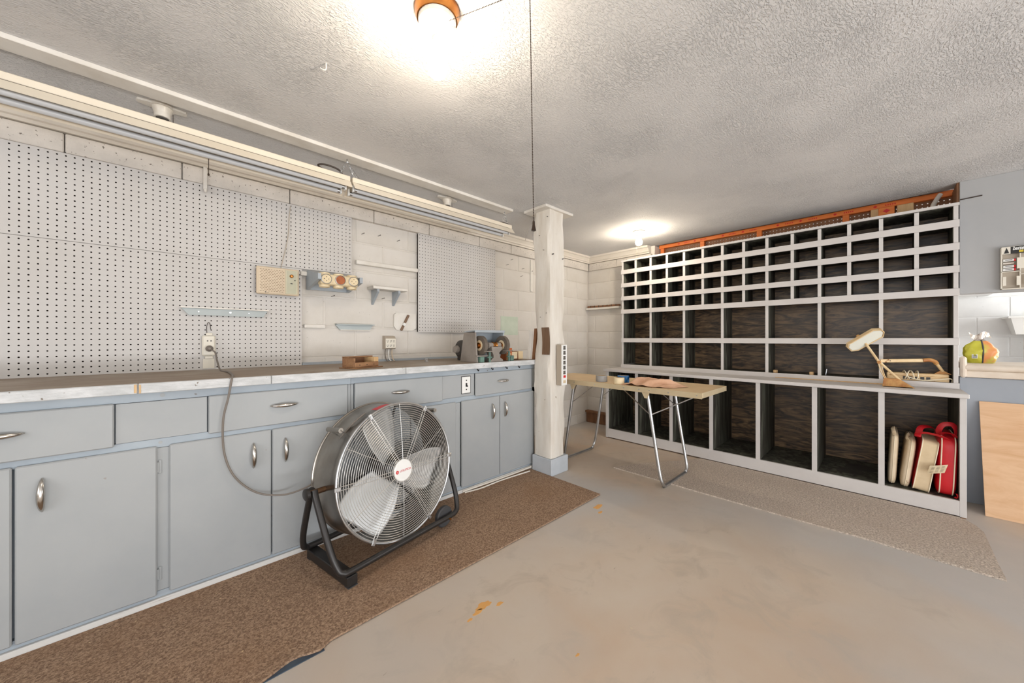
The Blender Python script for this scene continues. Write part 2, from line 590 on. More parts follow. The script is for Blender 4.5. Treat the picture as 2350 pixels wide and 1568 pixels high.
def part(name, mb, mats, parent=None, local=False, smooth=True, angle=35, label=None, fix=True):
    """mesh object; verts in world space unless local (then in the thing's own space)"""
    P = wmat(parent)
    inv = None if local or parent is None else P.inverted()
    me = mb.mesh(name, inv, smooth, angle, fix)
    for m in (mats if isinstance(mats, (list, tuple)) else [mats]):
        me.materials.append(MAT[m] if isinstance(m, str) else m)
    o = bpy.data.objects.new(name, me)
    COL.objects.link(o)
    if parent is not None:
        o.parent = parent
    WM[o.name] = P.copy()
    if label:
        o['label'] = label
    return o


def solo(name, mb, mats, label, cat, group=None, **kw):
    o = part(name, mb, mats, None, **kw)
    o['label'], o['category'] = label, cat
    if group:
        o['group'] = group
    return o


def struct(name, mb, mats, **kw):
    o = part(name, mb, mats, None, **kw)
    o['kind'] = 'structure'
    return o


def copy_tree(o, parent=None):
    c = o.copy()
    COL.objects.link(c)
    if parent is not None:
        c.parent = parent
    for ch in list(o.children):
        copy_tree(ch, c)
    return c


def text_mesh(txt, size, mat, T, name, parent, local=False, shear=0.0, extrude=0.0006, offset=0.0, sx=1.0):
    cu = bpy.data.curves.new('txt', 'FONT')
    cu.body = txt
    cu.size = size
    cu.shear = shear
    cu.extrude = extrude
    cu.offset = offset
    cu.align_x = 'CENTER'
    cu.align_y = 'CENTER'
    to = bpy.data.objects.new('txt', cu)
    COL.objects.link(to)
    bpy.context.view_layer.update()
    me = bpy.data.meshes.new_from_object(to)
    bpy.data.objects.remove(to)
    bpy.data.curves.remove(cu)
    P = wmat(parent)
    X = T @ Matrix.Diagonal((sx, 1, 1, 1))
    me.transform(X if local else P.inverted() @ X)
    me.name = name
    me.materials.append(MAT[mat])
    o = bpy.data.objects.new(name, me)
    COL.objects.link(o)
    o.parent = parent
    return o


def face_negY(x, y, z):      # text plane looking toward -Y
    return Matrix.Translation((x, y, z)) @ Matrix.Rotation(PI / 2, 4, 'X')


def face_negX(x, y, z):      # text plane looking toward -X
    return Matrix.Translation((x, y, z)) @ Matrix.Rotation(-PI / 2, 4, 'Z') @ Matrix.Rotation(PI / 2, 4, 'X')


def bez(pts, n=12):
    """Catmull-Rom through pts"""
    P = [Vector(p) for p in pts]
    P = [P[0] * 2 - P[1]] + P + [P[-1] * 2 - P[-2]]
    out = []
    for i in range(1, len(P) - 2):
        a, b, c, d = P[i - 1], P[i], P[i + 1], P[i + 2]
        for k in range(n):
            t = k / n
            out.append(0.5 * ((2 * b) + (c - a) * t + (2 * a - 5 * b + 4 * c - d) * t * t + (3 * b - a - 3 * c + d) * t ** 3))
    out.append(P[-2])
    return out
# ================================================================== the room
CZ = 2.065       # ceiling height
WY = 2.60        # bench wall face
WX = 3.81        # block part of the shelf wall
struct('floor', MB().box(-3.3, 6.3, -5.2, 2.8, -0.12, 0.0), 'floor', smooth=False)
struct('ceiling', MB().box(-3.15, 3.83, -3.75, 2.75, CZ, CZ + 0.12).box(3.83, 6.25, -3.75, 2.75, CZ + 0.03, CZ + 0.12), 'ceiling', smooth=False)


def opening_wall(name, boxes, mat):
    mb = MB()
    for b in boxes:
        mb.box(*b)
    return struct(name, mb, mat, smooth=False)


opening_wall('wall_rear', [(-3.15, -2.3, -3.72, -3.6, 0, CZ), (2.9, 3.69, -3.72, -3.6, 0, CZ), (-2.3, 2.9, -3.72, -3.6, 1.98, CZ)], 'wall')
opening_wall('wall_near', [(-3.15, -3.0, -3.6, -2.1, 0, CZ), (-3.15, -3.0, 0.9, WY, 0, CZ), (-3.15, -3.0, -2.1, 0.9, 0, 0.6), (-3.15, -3.0, -2.1, 0.9, 1.9, CZ)], 'wall')
# frame of the side window, out of view to the left of the camera
wf = MB()
for (y0, y1, z0, z1) in ((-2.1, 0.9, 0.6, 0.65), (-2.1, 0.9, 1.85, 1.9), (-2.1, -2.05, 0.65, 1.85), (0.85, 0.9, 0.65, 1.85), (-0.63, -0.57, 0.65, 1.85)):
    wf.box(-3.12, -3.03, y0, y1, z0, z1)
struct('window_1', wf, 'whitewood', smooth=False)

# ---- block walls: core + single blocks with recessed joints
wall_left = struct('wall_left', MB().box(-3.15, 4.0, WY + 0.003, WY + 0.15, 0, CZ), 'wall', smooth=False)
wall_right = struct('wall_right', MB().box(WX + 0.003, 4.0, 2.035, WY + 0.003, 0, CZ).box(WX + 0.003, 4.0, 1.735, 2.035, 1.916, CZ), 'wall', smooth=False)
COURSE = 0.2032
Z0 = 0.112
BL = 0.4064


def block_mesh(w, h, d=0.03, c=0.0035, name='block', mat='wall'):
    me = MB().box(-w / 2, w / 2, 0, d, -h / 2, h / 2, c).mesh(name, None, False)
    me.materials.append(MAT[mat])
    return me


_bm = {}


def put_block(parent, w, h, loc, rotz, name='block', mat='wall', d=0.03):
    key = (round(w, 3), round(h, 3), mat, d)
    if key not in _bm:
        _bm[key] = block_mesh(w, h, d, name=name, mat=mat)
    o = bpy.data.objects.new(name, _bm[key])
    COL.objects.link(o)
    o.parent = parent
    o.location = loc
    o.rotation_euler = (0, 0, rotz)
    return o


J = 0.009
rb = random.Random(3)
for k in range(-1, 9):
    z0 = max(0.0, Z0 + COURSE * k)
    z1 = Z0 + COURSE * (k + 1)
    h = z1 - z0 - J
    zc = (z0 + z1) / 2
    x0 = 0.736 + (0.0 if k == 5 - 1 + 1 else 0.0)
    off = 0.736 if k % 2 == 1 else 0.736 + BL / 2
    n = 0
    x = off - BL * 6
    while x < WX - 0.02:
        a, b = max(x, -0.9), min(x + BL, WX)
        x += BL
        if b - a < 0.05:
            continue
        # skip what lies wholly behind the bench or a pegboard
        if b < 2.12 and z1 < 0.87:
            continue
        if b < 0.58:
            continue
        if b < 0.88 and z0 > 1.58:
            continue
        if a > 1.43 and b < 2.2 and z0 > 1.12 and z1 < 1.86:
            continue
        put_block(wall_left, b - a - J, h, ((a + b) / 2, WY + rb.uniform(-0.0012, 0.0008), zc), 0)
    # shelf wall, blocks facing -X
    y = WY - (0.31 if k % 2 == 0 else 0.107)
    edges = [WY, y]
    while edges[-1] > 2.04:
        edges.append(max(edges[-1] - BL, 2.035))
    for ya, yb in zip(edges, edges[1:]):
        if ya - yb < 0.05:
            continue
        put_block(wall_right, ya - yb - J, h, (WX + rb.uniform(-0.0012, 0.0008), (ya + yb) / 2, zc), -PI / 2)

# ---- projecting cap course under the cornice
capj = [-1.14, -0.75, -0.356, 0.035, 0.529, 1.06, 1.516, 2.037, 2.44, 2.85, 3.26, 3.78]
for a, b in zip(capj, capj[1:]):
    put_block(wall_left, b - a - 0.004, 0.086, ((a + b) / 2, WY - 0.034, 1.938), 0, 'cap_block', 'capblock', 0.05)
for a, b in ((WY - 0.034, 2.18), (2.18, 1.76)):
    put_block(wall_right, a - b - 0.004, 0.086, (WX - 0.03, (a + b) / 2, 1.938), -PI / 2, 'cap_block', 'capblock', 0.05)

# ---- cornice (stepped crown moulding)
prof = [(0.0, 1.984), (0.044, 1.984), (0.046, 1.998), (0.056, 2.002), (0.058, 2.016), (0.074, 2.040), (0.086, 2.046), (0.088, CZ), (0.0, CZ)]
struct('trim_1', MB().prism([(WY - d, z) for d, z in prof], -1.2, WX, 'x'), 'trim', angle=20)
struct('trim_2', MB().prism([(WX - d, z) for d, z in prof], 1.775, WY, 'y'), 'trim', angle=20)
struct('baseboard_right', MB().box(WX - 0.035, WX, 2.06, WY, 0.0, 0.125, 0.004).box(WX - 0.06, WX, 2.06, WY, 0.125, 0.15, 0.004), 'brownwood')

# ---- painted-over patch on the bench wall and old green paint
solo('paint_patch', MB().box(2.326, 2.56, WY - 0.0035, WY + 0.002, 1.085, 1.27), 'greentint', 'pale green painted rectangle on the white block wall beside the post', 'paint patch', smooth=False)

# ---- framing above and behind the shelf wall
framing = struct('wall_right_framing', MB().box(3.92, 3.96, -0.336, 1.735, 2.045, 2.085, 0.002), 'orange', smooth=False)


def piece(name, mb, mat, parent, **kw):
    return part(name, mb, mat, parent, **kw)


for y in (1.70, 1.29, 0.80, 0.215):
    piece('stud', MB().box(3.921, 3.959, y - 0.02, y + 0.02, 0.0, 2.0448, 0.002), 'orange', framing, smooth=False)
for y, m, xf in ((0.032, 'palewood', 3.90), (-0.105, 'palewood', 3.90)):
    piece('blocking', MB().box(xf, 3.955, y - 0.042, y + 0.042, 1.6, 2.042, 0.003), m, framing, smooth=False)
piece('blocking', MB().box(3.89, 3.955, -0.052, -0.018 + 0.05, 1.6, 2.042, 0.003), 'orange', framing, smooth=False)
# red printed grade stamps on the plate
st = MB()
for i, y in enumerate((1.52, 1.36, 1.10, 0.93, 0.66, 0.50, 0.28, 0.05)):
    st.prism([(y - 0.012, 2.064), (y, 2.055), (y + 0.012, 2.064), (y, 2.073)], 3.9188, 3.9202, 'x')
    for j in range(5):
        st.box(3.9188, 3.9202, y - 0.06 - j * 0.012, y - 0.053 - j * 0.012, 2.059, 2.068)
st.prism([(-0.030, 2.012), (-0.010, 1.997), (0.010, 2.012), (-0.010, 2.027)], 3.8888, 3.8902, 'x')
piece('grade_stamp', st, 'redplastic', framing, smooth=False)
piece('pipe_wrap', MB().tube(bez([(3.86, -0.235, 1.90), (3.862, -0.233, 1.97), (3.875, -0.25, 2.02), (3.89, -0.27, 2.06)], 6), 0.013, 10), 'whitewood', framing)
piece('end_board', MB().box(3.70, 3.96, -0.336, -0.325, 1.93, CZ), 'brownwood', framing, smooth=False)

# ---- grey boarded wall right of the shelves, with the pass-through
struct('wall_right_upper', MB().box(3.69, 3.80, -3.6, -0.336, 1.338, CZ, 0.002), 'greypaint', smooth=False)
struct('wall_right_lower', MB().box(3.69, 3.80, -3.6, -0.336, 0.0, 0.80, 0.002), 'greypaint_low', smooth=False)
sill = struct('trim_3', MB().box(3.665, 3.695, -2.4, -0.358, 0.803, 0.845, 0.004), 'sill')
piece('sill_nosing', MB().tube([(3.668, -2.4, 0.866), (3.668, -0.357, 0.866)], 0.021, 14), 'sill', sill)
piece('sill_top', MB().box(3.668, 4.20, -2.4, -0.357, 0.846, 0.8865, 0.002), 'sill', sill)
piece('end_block', MB().box(3.645, 3.70, -0.362, -0.335, 0.80, 0.935, 0.010), 'sill', sill)
solo('wall_rod', MB().cyl((3.6865, -0.337, 1.948), (3.6865, -0.425, 1.952), 0.0035, 6), 'corddark', 'thin dark rod lying against the grey wall panel next to the shelves', 'rod')

# ---- the room seen through the opening
far = struct('wall_far', MB().box(6.103, 6.25, -3.3, 2.0, 0, CZ), 'farwall', smooth=False)
for k in range(0, 9):
    z0 = Z0 - 0.06 + COURSE * k
    off = 0.35 if k % 2 else 0.35 - BL / 2
    for i in range(6):
        put_block(far, BL - J, COURSE - J, (6.10 + rb.uniform(-0.001, 0.001), off - BL * i, z0 + COURSE / 2), -PI / 2, 'block', 'farwall')
struct('wall_far_side', MB().box(4.0, 6.25, 1.735, 2.0, 0, CZ), 'farwall', smooth=False)
struct('wall_far_end', MB().box(3.8, 6.25, -3.7, -3.3, 0, CZ), 'farwall', smooth=False)
wl_ = MB().box(5.86, 6.10, -0.74, 0.4, 1.49, 1.56, 0.004)
solo('wall_shelf', wl_, 'farwall', 'long white shelf on the far block wall beyond the pass-through', 'shelf')
tub = thing('wall_tub', 'white plastic tub with a pipe on the far block wall', 'tub', (6.0, -0.98, 1.1))
part('basin', MB().add(
    [(6.099, -1.14, 1.25), (5.84, -1.14, 1.25), (5.84, -0.84, 1.25), (6.099, -0.84, 1.25), (6.099, -1.10, 1.09), (5.92, -1.10, 1.09), (5.92, -0.88, 1.09), (6.099, -0.88, 1.09)],
    [(3, 2, 1, 0), (4, 5, 6, 7), (0, 1, 5, 4), (1, 2, 6, 5), (2, 3, 7, 6), (3, 0, 4, 7)]), 'white', tub, smooth=False)
part('rim', MB().box(5.82, 6.099, -1.16, -0.82, 1.245, 1.265, 0.004), 'white', tub)
part('pipe', MB().cyl((6.03, -0.99, 1.09), (6.03, -0.99, 0.5), 0.05, 14), 'white', tub)

# ---- floor stains: chips of ochre paint
chips = [((1110, 1390), 0.030), ((1098, 1404), 0.018), ((1147, 1386), 0.014), ((1078, 1424), 0.010), ((1372, 1163), 0.035), ((1378, 1176), 0.016), ((1326, 1503), 0.008)]


def floor_pt(px, py, z=0.0):
    a = (px - 1175) / FPX
    b = (777 - py) / FPX
    t = (z - 1.05) / b
    return Vector(((math.cos(YAW) + a * math.sin(YAW)) * t, (math.sin(YAW) - a * math.cos(YAW)) * t, z))


chip_mb = MB()
for (p, r) in chips:
    c = floor_pt(*p)
    n = 13
    poly = [(c.x + r * (0.55 + 0.6 * rb.random()) * math.cos(2 * PI * i / n) * 1.4, c.y + r * (0.55 + 0.6 * rb.random()) * math.sin(2 * PI * i / n) * 0.6) for i in range(n)]
    chip_mb.prism(poly, -0.0005, 0.0006)
solo('paint_chips', chip_mb, 'ochre', 'scattered ochre paint spots on the grey concrete floor', 'paint spots', smooth=False)['kind'] = 'stuff'
# ================================================================== bench wall


def peg_panel(u0, u1, v0, v1, pitch, r, t, T, blind=True):
    mb = MB()
    nu, nv = max(1, round((u1 - u0) / pitch)), max(1, round((v1 - v0) / pitch))
    du, dv = (u1 - u0) / nu, (v1 - v0) / nv
    sq = [(-.5, -.5), (0, -.5), (.5, -.5), (.5, 0), (.5, .5), (0, .5), (-.5, .5), (-.5, 0)]
    oc = [(math.cos(a), math.sin(a)) for a in [-.75 * PI + i * PI / 4 for i in range(8)]]
    V, Fc, MI = [], [], []
    for i in range(nu):
        for j in range(nv):
            cu, cv = u0 + (i + .5) * du, v0 + (j + .5) * dv
            n = len(V)
            for a, b in sq:
                V.append((cu + a * du, 0, cv + b * dv))
            for a, b in oc:
                V.append((cu + a * r, 0, cv + b * r))
            for a, b in oc:
                V.append((cu + a * r, t, cv + b * r))
            for k in range(8):
                l = (k + 1) % 8
                Fc.append((n + k, n + l, n + 8 + l, n + 8 + k))
                MI.append(0)
                Fc.append((n + 8 + k, n + 8 + l, n + 16 + l, n + 16 + k))
                MI.append(1)
            if blind:  # dark disc closing each hole, painted in place of its shade
                Fc.append(tuple(n + 16 + k for k in range(8)))
                MI.append(1)
    n = len(V)
    V += [(u0, 0, v0), (u1, 0, v0), (u1, 0, v1), (u0, 0, v1), (u0, t, v0), (u1, t, v0), (u1, t, v1), (u0, t, v1)]
    for a, b in ((0, 1), (1, 2), (2, 3), (3, 0)):
        Fc.append((n + a, n + b, n + 4 + b, n + 4 + a))
        MI.append(0)
    mb.v = [T @ Vector(p) for p in V]
    mb.f = [list(f) for f in Fc]
    mb.mi = MI
    return mb


PY = 2.574
T0 = Matrix.Translation((0, PY, 0))
for (x0, x1, z0, z1, lab, r, yy) in (
        (-0.95, 0.905, 1.496, 1.894, 'upper white pegboard sheet beneath the cap course, behind the radio cord', 0.0033, PY),
        (-0.95, 0.597, 0.879, 1.494, 'lower white pegboard sheet standing on the bench behind the power outlet', 0.0033, PY),
        (1.417, 2.232, 1.10, 1.893, 'small square white pegboard above the bench grinder', 0.0030, PY - 0.004)):
    t = thing('pegboard', lab, 'pegboard', ((x0 + x1) / 2, WY, z0))
    part('sheet', peg_panel(x0, x1, z0, z1, 0.0254, r, 0.005, Matrix.Translation((0, yy, 0))), ['peg', 'hardboard_shade'], t, smooth=False, fix=False)
    for xb in (x0 + 0.004, (x0 + x1) / 2, x1 - 0.03):
        part('batten', MB().box(xb, xb + 0.022, yy + 0.0055, WY - 0.0035, z0 + 0.004, z1 - 0.004), 'hardboard_shade', t, smooth=False)
# brown pegboard glimpsed between the studs above the shelves
Tx = Matrix.Translation((3.962, 0, 0)) @ Matrix.Rotation(-PI / 2, 4, 'Z')
t = thing('pegboard', 'brown unpainted pegboard behind the orange studs above the shelves', 'pegboard', (3.965, 0.7, 0.0))
pg = peg_panel(-1.73, 0.33, 1.86, 2.094, 0.0254, 0.0040, 0.003, Tx, False)
part('sheet', pg, ['brownwood', 'brownwood'], t, smooth=False, fix=False)
part('lower_sheet', MB().box(3.962, 3.967, -0.33, 1.73, 0.0, 1.86), 'brownwood', t, smooth=False)

# ---- bench top
bt = thing('workbench_top', 'long worn wooden worktop with white painted front edge along the pegboard wall', 'worktop', (0.6, 2.26, 0.842))
part('top', MB().box(-1.0, 2.14, 1.948, 2.575, 0.842, 0.879, 0.002), 'benchwood', bt)
part('back_strip', MB().box(0.6, 2.14, 2.575, 2.598, 0.842, 0.8945, 0.003), 'bluegrey', bt)
MAT['edge'] = M('bench_edge_paint', rgb(188, 190, 190), rgb(214, 215, 216), 0.45, scale=10, stretch=(1, 3, 3), spots=rgb(120, 110, 98), sscale=50, slo=0.72, shi=0.76, bstr=0.7, bscale=45, bdist=0.004)
ej = [-1.0, -0.095, 0.325, 0.985, 2.142]
for a, b in zip(ej, ej[1:]):
    part('edge_strip', MB().box(a + 0.0008, b - 0.0008, 1.928, 1.9478, 0.842, 0.880, 0.0025), 'edge', bt)
part('drip', MB().box(-0.105, -0.098, 1.9262, 1.9285, 0.846, 0.878, 0.0008).box(-0.092, -0.087, 1.9262, 1.9285, 0.844, 0.876, 0.0008), 'palewood', bt)
for x in (1.53, 1.66, 1.80, 1.93):
    part('cup_hook', MB().tube(bez([(x, 1.955, 0.8415), (x, 1.948, 0.83), (x, 1.938, 0.826), (x, 1.936, 0.836)], 4), 0.0035, 6), 'black', bt)

# ---- built-in cabinets
FY = 1.972       # face-frame front
DY = 1.957       # door front


def pull(cx, z, vertical, parent):
    n = 14
    L = 0.056
    pts, rs = [], []
    for i in range(n + 1):
        t = -1 + 2 * i / n
        bow = DY - 0.003 - 0.021 * (1 - t * t) ** 0.8
        pts.append((cx, bow, z + t * L) if vertical else (cx + t * L, bow, z))
        rs.append(0.0025 + 0.0075 * (1 - t * t) ** 0.7)
    return part('handle', MB().tube(pts, rs, 10), 'chrome', parent, angle=60, label='chrome bow handle')


def door(t, x0, x1, z0=0.046, z1=0.628, handle=None, hinge=None):
    d = part('door', MB().box(x0, x1, DY, FY - 0.0004, z0, z1, 0.004), 'cab', t)
    if handle:
        pull(handle, 0.524, True, d)
    if hinge:
        for z in (0.545, 0.125):
            s = 1 if hinge > (x0 + x1) / 2 else -1
            part('hinge', MB().box(hinge + s * 0.002, hinge + s * 0.012, FY - 0.004, FY - 0.0005, z - 0.027, z + 0.027, 0.0015).cyl((hinge + s * 0.001, FY - 0.006, z - 0.02), (hinge + s * 0.001, FY - 0.006, z + 0.02), 0.0035, 8), 'cab', d)
    return d


def drawer(t, x0, x1, handle, z0=0.648, z1=0.808):
    d = part('drawer', MB().box(x0, x1, DY, FY - 0.0004, z0, z1, 0.004), 'cab', t)
    if handle is not None:
        pull(handle, 0.738, False, d)
    return d


def cabinet(name, label, x0, x1, stiles, rail_x):
    t = thing(name, label, 'cabinet', ((x0 + x1) / 2, 2.2, 0))
    part('carcass', MB().box(x0, x1, FY + 0.02, 2.575, 0.02, 0.8415), 'frame', t, smooth=False)
    part('top_rail', MB().box(x0, x1, FY, FY + 0.0195, 0.806, 0.8415, 0.001), 'frame', t)
    part('middle_rail', MB().box(x0, x1, FY, FY + 0.0195, 0.620, 0.656, 0.001), 'frame', t)
    part('bottom_rail', MB().box(x0, x1, FY, FY + 0.0195, 0.030, 0.056, 0.001), 'frame', t)
    part('toe_board', MB().box(x0, x1, FY - 0.012, FY + 0.012, 0.0, 0.0295, 0.003), 'toe', t)
    for a, b, z0, z1 in stiles:
        part('stile', MB().box(a, b, FY, FY + 0.0195, z0, z1, 0.001), 'cab', t)
    return t


cl = cabinet('base_cabinet', 'grey painted base cabinet of four doors and two wide drawers below the big pegboard', -1.0, 0.6885,
             [(-0.047, -0.007, 0.057, 0.619), (0.672, 0.688, 0.057, 0.805)], None)
door(cl, -0.73, -0.380)
door(cl, -0.374, -0.045, handle=-0.318, hinge=-0.0435)
door(cl, -0.010, 0.3295, handle=0.262)
door(cl, 0.3335, 0.672, handle=0.385, hinge=0.6735)
drawer(cl, -0.80, -0.157, -0.41)
part('fixed_panel', MB().box(-0.154, 0.104, FY - 0.004, FY + 0.0185, 0.657, 0.805, 0.001), 'cab', cl)
drawer(cl, 0.108, 0.668, 0.381)
part('plug', MB().cyl((-0.03, FY - 0.0015, 0.826), (-0.03, FY + 0.002, 0.826), 0.008, 12), 'cab', cl)
part('plug', MB().cyl((-0.036, FY - 0.0015, 0.640), (-0.036, FY + 0.002, 0.640), 0.006, 10), 'cab', cl)
cr = cabinet('base_cabinet', 'grey painted base cabinet with a light switch in its drawer row, ending at the post', 0.6895, 2.136,
             [(0.6895, 0.703, 0.057, 0.805), (1.358, 1.399, 0.057, 0.619), (2.106, 2.136, 0.057, 0.805)], None)
door(cr, 0.706, 1.028, handle=None)
door(cr, 1.032, 1.356, handle=None, hinge=1.3575)
door(cr, 1.402, 1.744, handle=1.668)
door(cr, 1.749, 2.105, handle=1.791)
drawer(cr, 0.705, 1.254, 0.965)
pn = part('fixed_panel', MB().box(1.258, 1.514, FY - 0.004, FY + 0.0185, 0.657, 0.805, 0.001), 'cab', cr)
drawer(cr, 1.519, 2.088, 1.772)
sw = thing('light_switch', 'white toggle light switch plate screwed to the grey cabinet panel', 'light switch', (1.445, FY - 0.004, 0.735))
part('plate', MB().box(1.408, 1.478, FY - 0.010, FY - 0.0042, 0.678, 0.790, 0.003), 'white', sw)
part('gasket', MB().box(1.404, 1.482, FY - 0.0058, FY - 0.0041, 0.674, 0.794), 'outletdark', sw, smooth=False)
part('toggle', MB().box(1.437, 1.449, FY - 0.013, FY - 0.0095, 0.722, 0.747, 0.001).box(1.439, 1.447, FY - 0.025, FY - 0.010, 0.722, 0.732, 0.002), 'black', sw)
for z in (0.703, 0.765):
    part('screw', MB().cyl((1.443, FY - 0.0115, z), (1.443, FY - 0.0095, z), 0.0045, 8), 'black', sw)
# white cable along the toe of the bench
solo('floor_cable', MB().tube(bez([(1.42, 1.948, 0.013), (1.55, 1.93, 0.012), (1.72, 1.935, 0.012), (1.9, 1.925, 0.012), (2.02, 1.915, 0.012)], 8), 0.0055, 8), 'whitewood', 'white cable lying along the foot of the cabinets on the brown carpet', 'cable')
solo('floor_conduit', MB().tube(bez([(1.41, 1.958, 0.02), (1.7, 1.954, 0.019), (1.95, 1.953, 0.02), (2.07, 1.951, 0.024)], 8), 0.007, 8), 'trim', 'cream conduit at the foot of the cabinets, running up to the post', 'conduit')

# ---- ceiling board, fluorescent fixtures
cb = solo('ceiling_board', MB().box(-1.2, 1.935, 2.012, 2.10, 2.046, CZ - 0.0002, 0.002), 'whitewood', 'long white board screwed to the ceiling above the fluorescent lights', 'board')


def chain(mb, p0, p1, n, r=0.0012, w=0.006):
    p0, p1 = Vector(p0), Vector(p1)
    d = (p1 - p0)
    L = d.length / n
    d.normalize()
    s = Vector((1, 0, 0)) if abs(d.x) < 0.8 else Vector((0, 1, 0))
    a = (s - d * s.dot(d)).normalized()
    b = d.cross(a)
    for i in range(n):
        c = p0 + d * L * (i + .5)
        u = a if i % 2 else b
        pts = [c + d * (L * 0.62) * math.cos(k * PI / 4) + u * w * math.sin(k * PI / 4) for k in range(8)]
        mb.tube(pts, r, 4, closed=True)
    return mb


def fixture(x0, x1, label):
    t = thing('fluorescent_fixture', label, 'fluorescent light', ((x0 + x1) / 2, 2.06, 1.864), group=None)
    part('channel', MB().box(x0, x1, 2.008, 2.112, 1.905, 1.934, 0.003), 'fixture', t)
    part('groove', MB().box(x0 + 0.02, x1 - 0.03, 2.0052, 2.0085, 1.9005, 1.9045).box(x0 + 0.02, x1 - 0.03, 2.1115, 2.1148, 1.9005, 1.9045), 'groove', t, smooth=False)
    for s, nm in ((-1, 'reflector'), (1, 'reflector')):
        cy = 2.06
        poly = [(cy + s * 0.054, 1.904), (cy + s * 0.084, 1.864), (cy + s * 0.0825, 1.8632), (cy + s * 0.050, 1.899), (cy + s * 0.010, 1.901), (cy + s * 0.010, 1.9045)]
        part(nm, MB().prism(poly, x0, x1, 'x'), 'fixture', t, smooth=False)
    part('ballast_cover', MB().prism([(2.045, 1.899), (2.050, 1.882), (2.070, 1.882), (2.075, 1.899)], x0 + 0.02, x1 - 0.02, 'x'), 'reflector', t, smooth=False)
    for y in (2.024, 2.096):
        tb = part('tube', MB().cyl((x0 + 0.025, y, 1.872), (x1 - 0.04, y, 1.872), 0.0125, 14), 'tube', t)
        part('end_cap', MB().cyl((x0 + 0.012, y, 1.872), (x0 + 0.026, y, 1.872), 0.0128, 14), 'alu', tb)
        part('end_cap', MB().cyl((x1 - 0.041, y, 1.872), (x1 - 0.027, y, 1.872), 0.0128, 14), 'alu', tb)
        part('socket', MB().box(x0 + 0.004, x0 + 0.012, y - 0.010, y + 0.010, 1.858, 1.898, 0.002).box(x1 - 0.027, x1 - 0.017, y - 0.010, y + 0.010, 1.858, 1.898, 0.002), 'white', t)
    return t


f1 = fixture(-0.515, 0.700, 'unlit twin-tube fluorescent shop light on chains above the large pegboard')
f2 = fixture(0.712, 1.917, 'unlit twin-tube fluorescent shop light with its free end toward the post')
for f, xs in ((f1, (0.655, -0.47)), (f2, (0.757, 1.885))):
    for x in xs:
        ap = {0.655: 0.70, 0.757: 0.70}.get(x, x)
        c = MB()
        for y in (2.03, 2.09):
            chain(c, (ap, 2.062, 2.036), (x, y, 1.936), 8)
        c.cyl((ap, 2.062, 2.046), (ap, 2.062, 2.032), 0.002, 6)
        part('hanging_chain', c, 'alu', f)
part('pull_chain', MB().tube([(0.118, 2.135, 1.885), (0.118, 2.135, 1.805)], 0.0014, 6).sphere((0.118, 2.135, 1.800), 0.004, 8, 6, (1, 1, 1.6)), 'bead', f1)
part('cord', MB().tube(bez([(0.585, 2.05, 1.939), (0.56, 2.085, 1.975), (0.60, 2.09, 1.992), (0.66, 2.085, 1.985), (0.685, 2.08, 1.955), (0.672, 2.07, 1.9395)], 8), 0.0048, 8), 'corddark', f1)
part('cord', MB().tube(bez([(1.78, 2.06, 1.939), (1.82, 2.04, 1.944), (1.865, 2.035, 1.947), (1.90, 2.04, 1.947), (1.902, 2.05, 1.9395)], 8), 0.0045, 8), 'corddark', f2)

# ---- old porcelain lamp holders on the ceiling behind the board


def lampholder(x, y, label, yaw, bulb):
    t = thing('lamp_holder', label, 'lamp holder', (x, y, CZ))
    part('base', MB().lathe([(0.040, CZ - 0.012), (0.040, CZ - 0.0002)], 18, Matrix.Translation((x, y, 0))), 'porcelain', t)
    for s in (-1, 1):
        part('ear', MB().prism([(x + s * 0.03, y - 0.022), (x + s * 0.075, y - 0.014), (x + s * 0.08, y + 0.0), (x + s * 0.075, y + 0.014), (x + s * 0.03, y + 0.022)], CZ - 0.010, CZ - 0.0002), 'porcelain', t, smooth=False)
    part('collar', MB().lathe([(0.034, CZ - 0.012), (0.030, CZ - 0.03), (0.0275, CZ - 0.036), (0.0275, CZ - 0.055), (0.023, CZ - 0.056)], 18, Matrix.Translation((x, y, 0))), 'porcelain', t)
    part('socket', MB().lathe([(0.0215, CZ - 0.0555), (0.0215, CZ - 0.062), (0.018, CZ - 0.064), (0.019, CZ - 0.080)], 16, Matrix.Translation((x, y, 0))), 'darkgrey', t)
    part('pull_string', MB().tube([(x + 0.033, y - 0.01, CZ - 0.03), (x + 0.034, y - 0.01, CZ - 0.125)], 0.0012, 5), 'corddark', t)
    return t


lampholder(-0.033, 2.175, 'old empty porcelain lamp holder on the ceiling behind the white board over the large pegboard', 0, None)
lampholder(1.437, 2.185, 'old empty porcelain lamp holder on the ceiling behind the free-ended fluorescent light', 0, None)

# ---- flat strap hook on the cap course
hk = solo('strap_hook', MB().box(0.119, 0.136, WY - 0.05, WY - 0.0355, 1.86, 1.985, 0.002).tube(bez([(0.1275, WY - 0.046, 1.865), (0.1275, WY - 0.05, 1.85), (0.1275, WY - 0.062, 1.848), (0.1275, WY - 0.068, 1.860)], 5), 0.0065, 8), 'whitewood', 'white painted strap hook over the cap course above the pegboard', 'hook')

